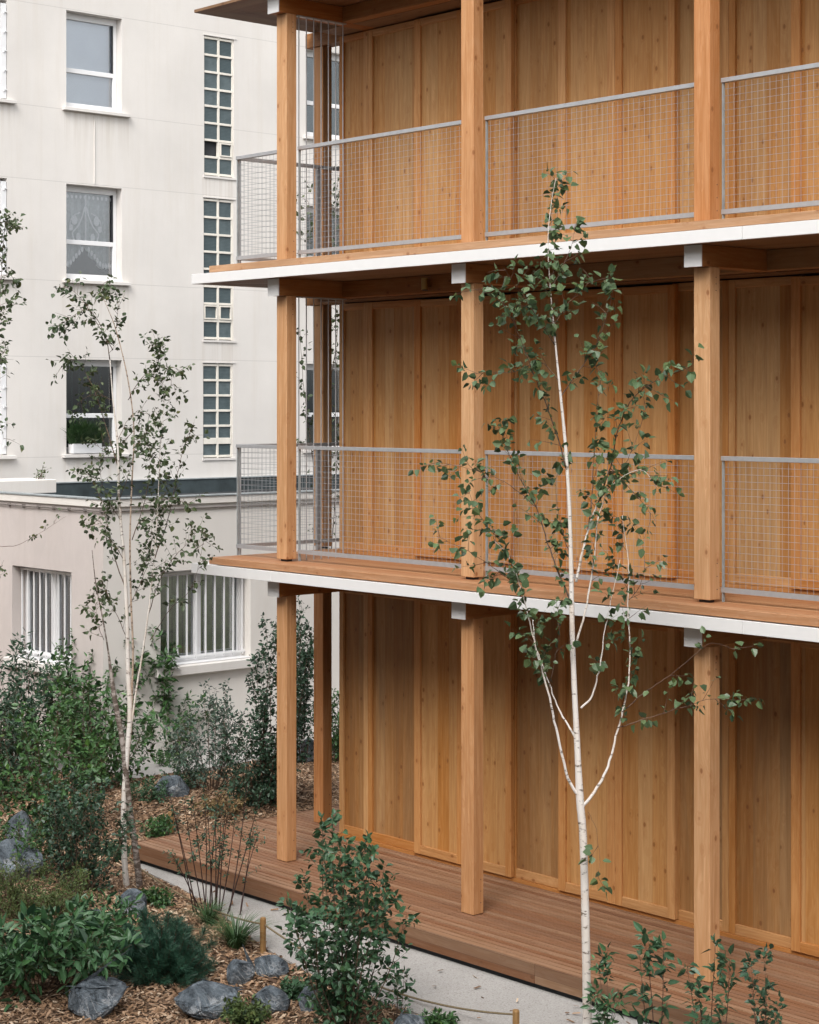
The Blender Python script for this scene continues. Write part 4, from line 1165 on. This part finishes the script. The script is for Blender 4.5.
# planter with grassy plant on the lower window sill
wp = empty('window_planter', 'window box full of grassy green plants on the lowest apartment sill', 'planter', (XW+.0, 4.50, ROWS[2][1]+.006))
m = MB(); m.box(-.07, .07, -.26, .26, 0, .15); m.build('trough', M['pvc'], wp, bevel=.006)
random.seed(5); m = MB()
for i in range(900):
    b = Vector((random.uniform(-.05,.05), random.uniform(-.26,.26), .14)); d = Vector((random.gauss(.15,.35), random.gauss(0,.35), 1)).normalized()
    L = random.uniform(.18,.48)*(1-.7*abs(b.y+.1)); s = Vector((.2,1,0)).normalized()*.006
    q = b+d*L*.6; e2 = q+(d+Vector((.2,random.gauss(0,.4),-.5))).normalized()*L*.45
    m.face([b-s, b+s, q+s, q-s]); m.face([q-s, q+s, e2+s*.2, e2-s*.2])
m.build('plants', M['blade'], wp)
rp = empty('roof_planter', 'white planter box with a dry sprig on the annex roof at the left', 'planter', (-9.9, 3.22, ZA+.03))
m = MB(); m.box(-.5, .3, -.9, .10, 0, .20); m.build('box', M['annex_side'], rp, bevel=.01)
m = MB(); br = MB(); fl = MB(); random.seed(9)
for s in range(9): leafy_twig(br, fl, Vector((.1+random.uniform(-.06,.06), -.03+random.uniform(-.09,.05), .2)), Vector((random.gauss(0,.3), random.gauss(0,.3), 1)), random.uniform(.1,.28), .045, .5, .1, 7, .004)
br.build('stems', M['twig'], rp); fl.build('foliage', M['l_olive'], rp)

# repeats of a kind share a group
kinds = {}
for o in COL.objects:
    if o.parent is None and o.get('category') and not o.get('group'):
        kinds.setdefault(o.name.split('.')[0], []).append(o)
WORDS = {'birch_tree': 'birch trees around the timber building', 'ground_plant': 'small plants on the mulch', 'grass_tussock': 'grass tussocks on the mulch', 'barrier_rope': 'ropes along the path'}
for k, v in kinds.items():
    if len(v) > 1:
        for o in v: o['group'] = WORDS.get(k, k.replace('_', ' ')+'s of the planting bed' if 'building' not in k and 'planter' not in k else k.replace('_', ' ')+'s')

# ------------------------------------------------------------------ light, world, camera
w = bpy.data.worlds.new('World'); sc.world = w; w.use_nodes = True
nt = w.node_tree; nt.nodes.clear()
sky = nt.nodes.new('ShaderNodeTexSky'); sky.sky_type = 'NISHITA'; sky.sun_disc = False
EL, AZ = math.radians(46), math.radians(150)        # azimuth from +Y clockwise
sky.sun_elevation = EL; sky.sun_rotation = AZ; sky.dust_density = 2.0; sky.ozone_density = 1.0
hs = nt.nodes.new('ShaderNodeHueSaturation'); hs.inputs['Saturation'].default_value = .10
bg = nt.nodes.new('ShaderNodeBackground'); bg.inputs[1].default_value = .14
wo = nt.nodes.new('ShaderNodeOutputWorld')
# overcast sky: the zenith is about three times as bright as the horizon
tcw = nt.nodes.new('ShaderNodeTexCoord'); spw = nt.nodes.new('ShaderNodeSeparateXYZ'); nt.links.new(tcw.outputs['Generated'], spw.inputs[0])
gz = nt.nodes.new('ShaderNodeMapRange'); gz.inputs['From Min'].default_value = 0; gz.inputs['From Max'].default_value = 1
gz.inputs['To Min'].default_value = .62; gz.inputs['To Max'].default_value = 2.0; nt.links.new(spw.outputs[2], gz.inputs['Value'])
vm = nt.nodes.new('ShaderNodeVectorMath'); vm.operation = 'SCALE'; nt.links.new(hs.outputs[0], vm.inputs[0]); nt.links.new(gz.outputs[0], vm.inputs['Scale'])
nt.links.new(sky.outputs[0], hs.inputs['Color']); nt.links.new(vm.outputs[0], bg.inputs[0]); nt.links.new(bg.outputs[0], wo.inputs[0])
sd = bpy.data.lights.new('sun', 'SUN'); sd.energy = .75; sd.angle = math.radians(24); sd.color = (1, .94, .87)
so = bpy.data.objects.new('sun', sd); COL.objects.link(so)
dirv = Vector((math.sin(AZ)*math.cos(EL), math.cos(AZ)*math.cos(EL), math.sin(EL)))
so.rotation_euler = dirv.to_track_quat('Z', 'Y').to_euler()

cd = bpy.data.cameras.new('camera'); co = bpy.data.objects.new('camera', cd); COL.objects.link(co)
co.location = CAM; co.rotation_euler = (PI/2, 0, math.atan2(SN, CS))
cd.sensor_width = 36; cd.sensor_fit = 'AUTO'; cd.lens = F/1024*36; cd.shift_y = -(512-HY)/1024
cd.clip_start = .1; cd.clip_end = 1000
sc.camera = co
sc.view_settings.view_transform = 'Standard'; sc.view_settings.look = 'None'; sc.view_settings.exposure = 1.04; sc.view_settings.gamma = 1
sc.view_settings.use_curve_mapping = False
sc.cycles.max_bounces = 8; sc.cycles.transparent_max_bounces = 12
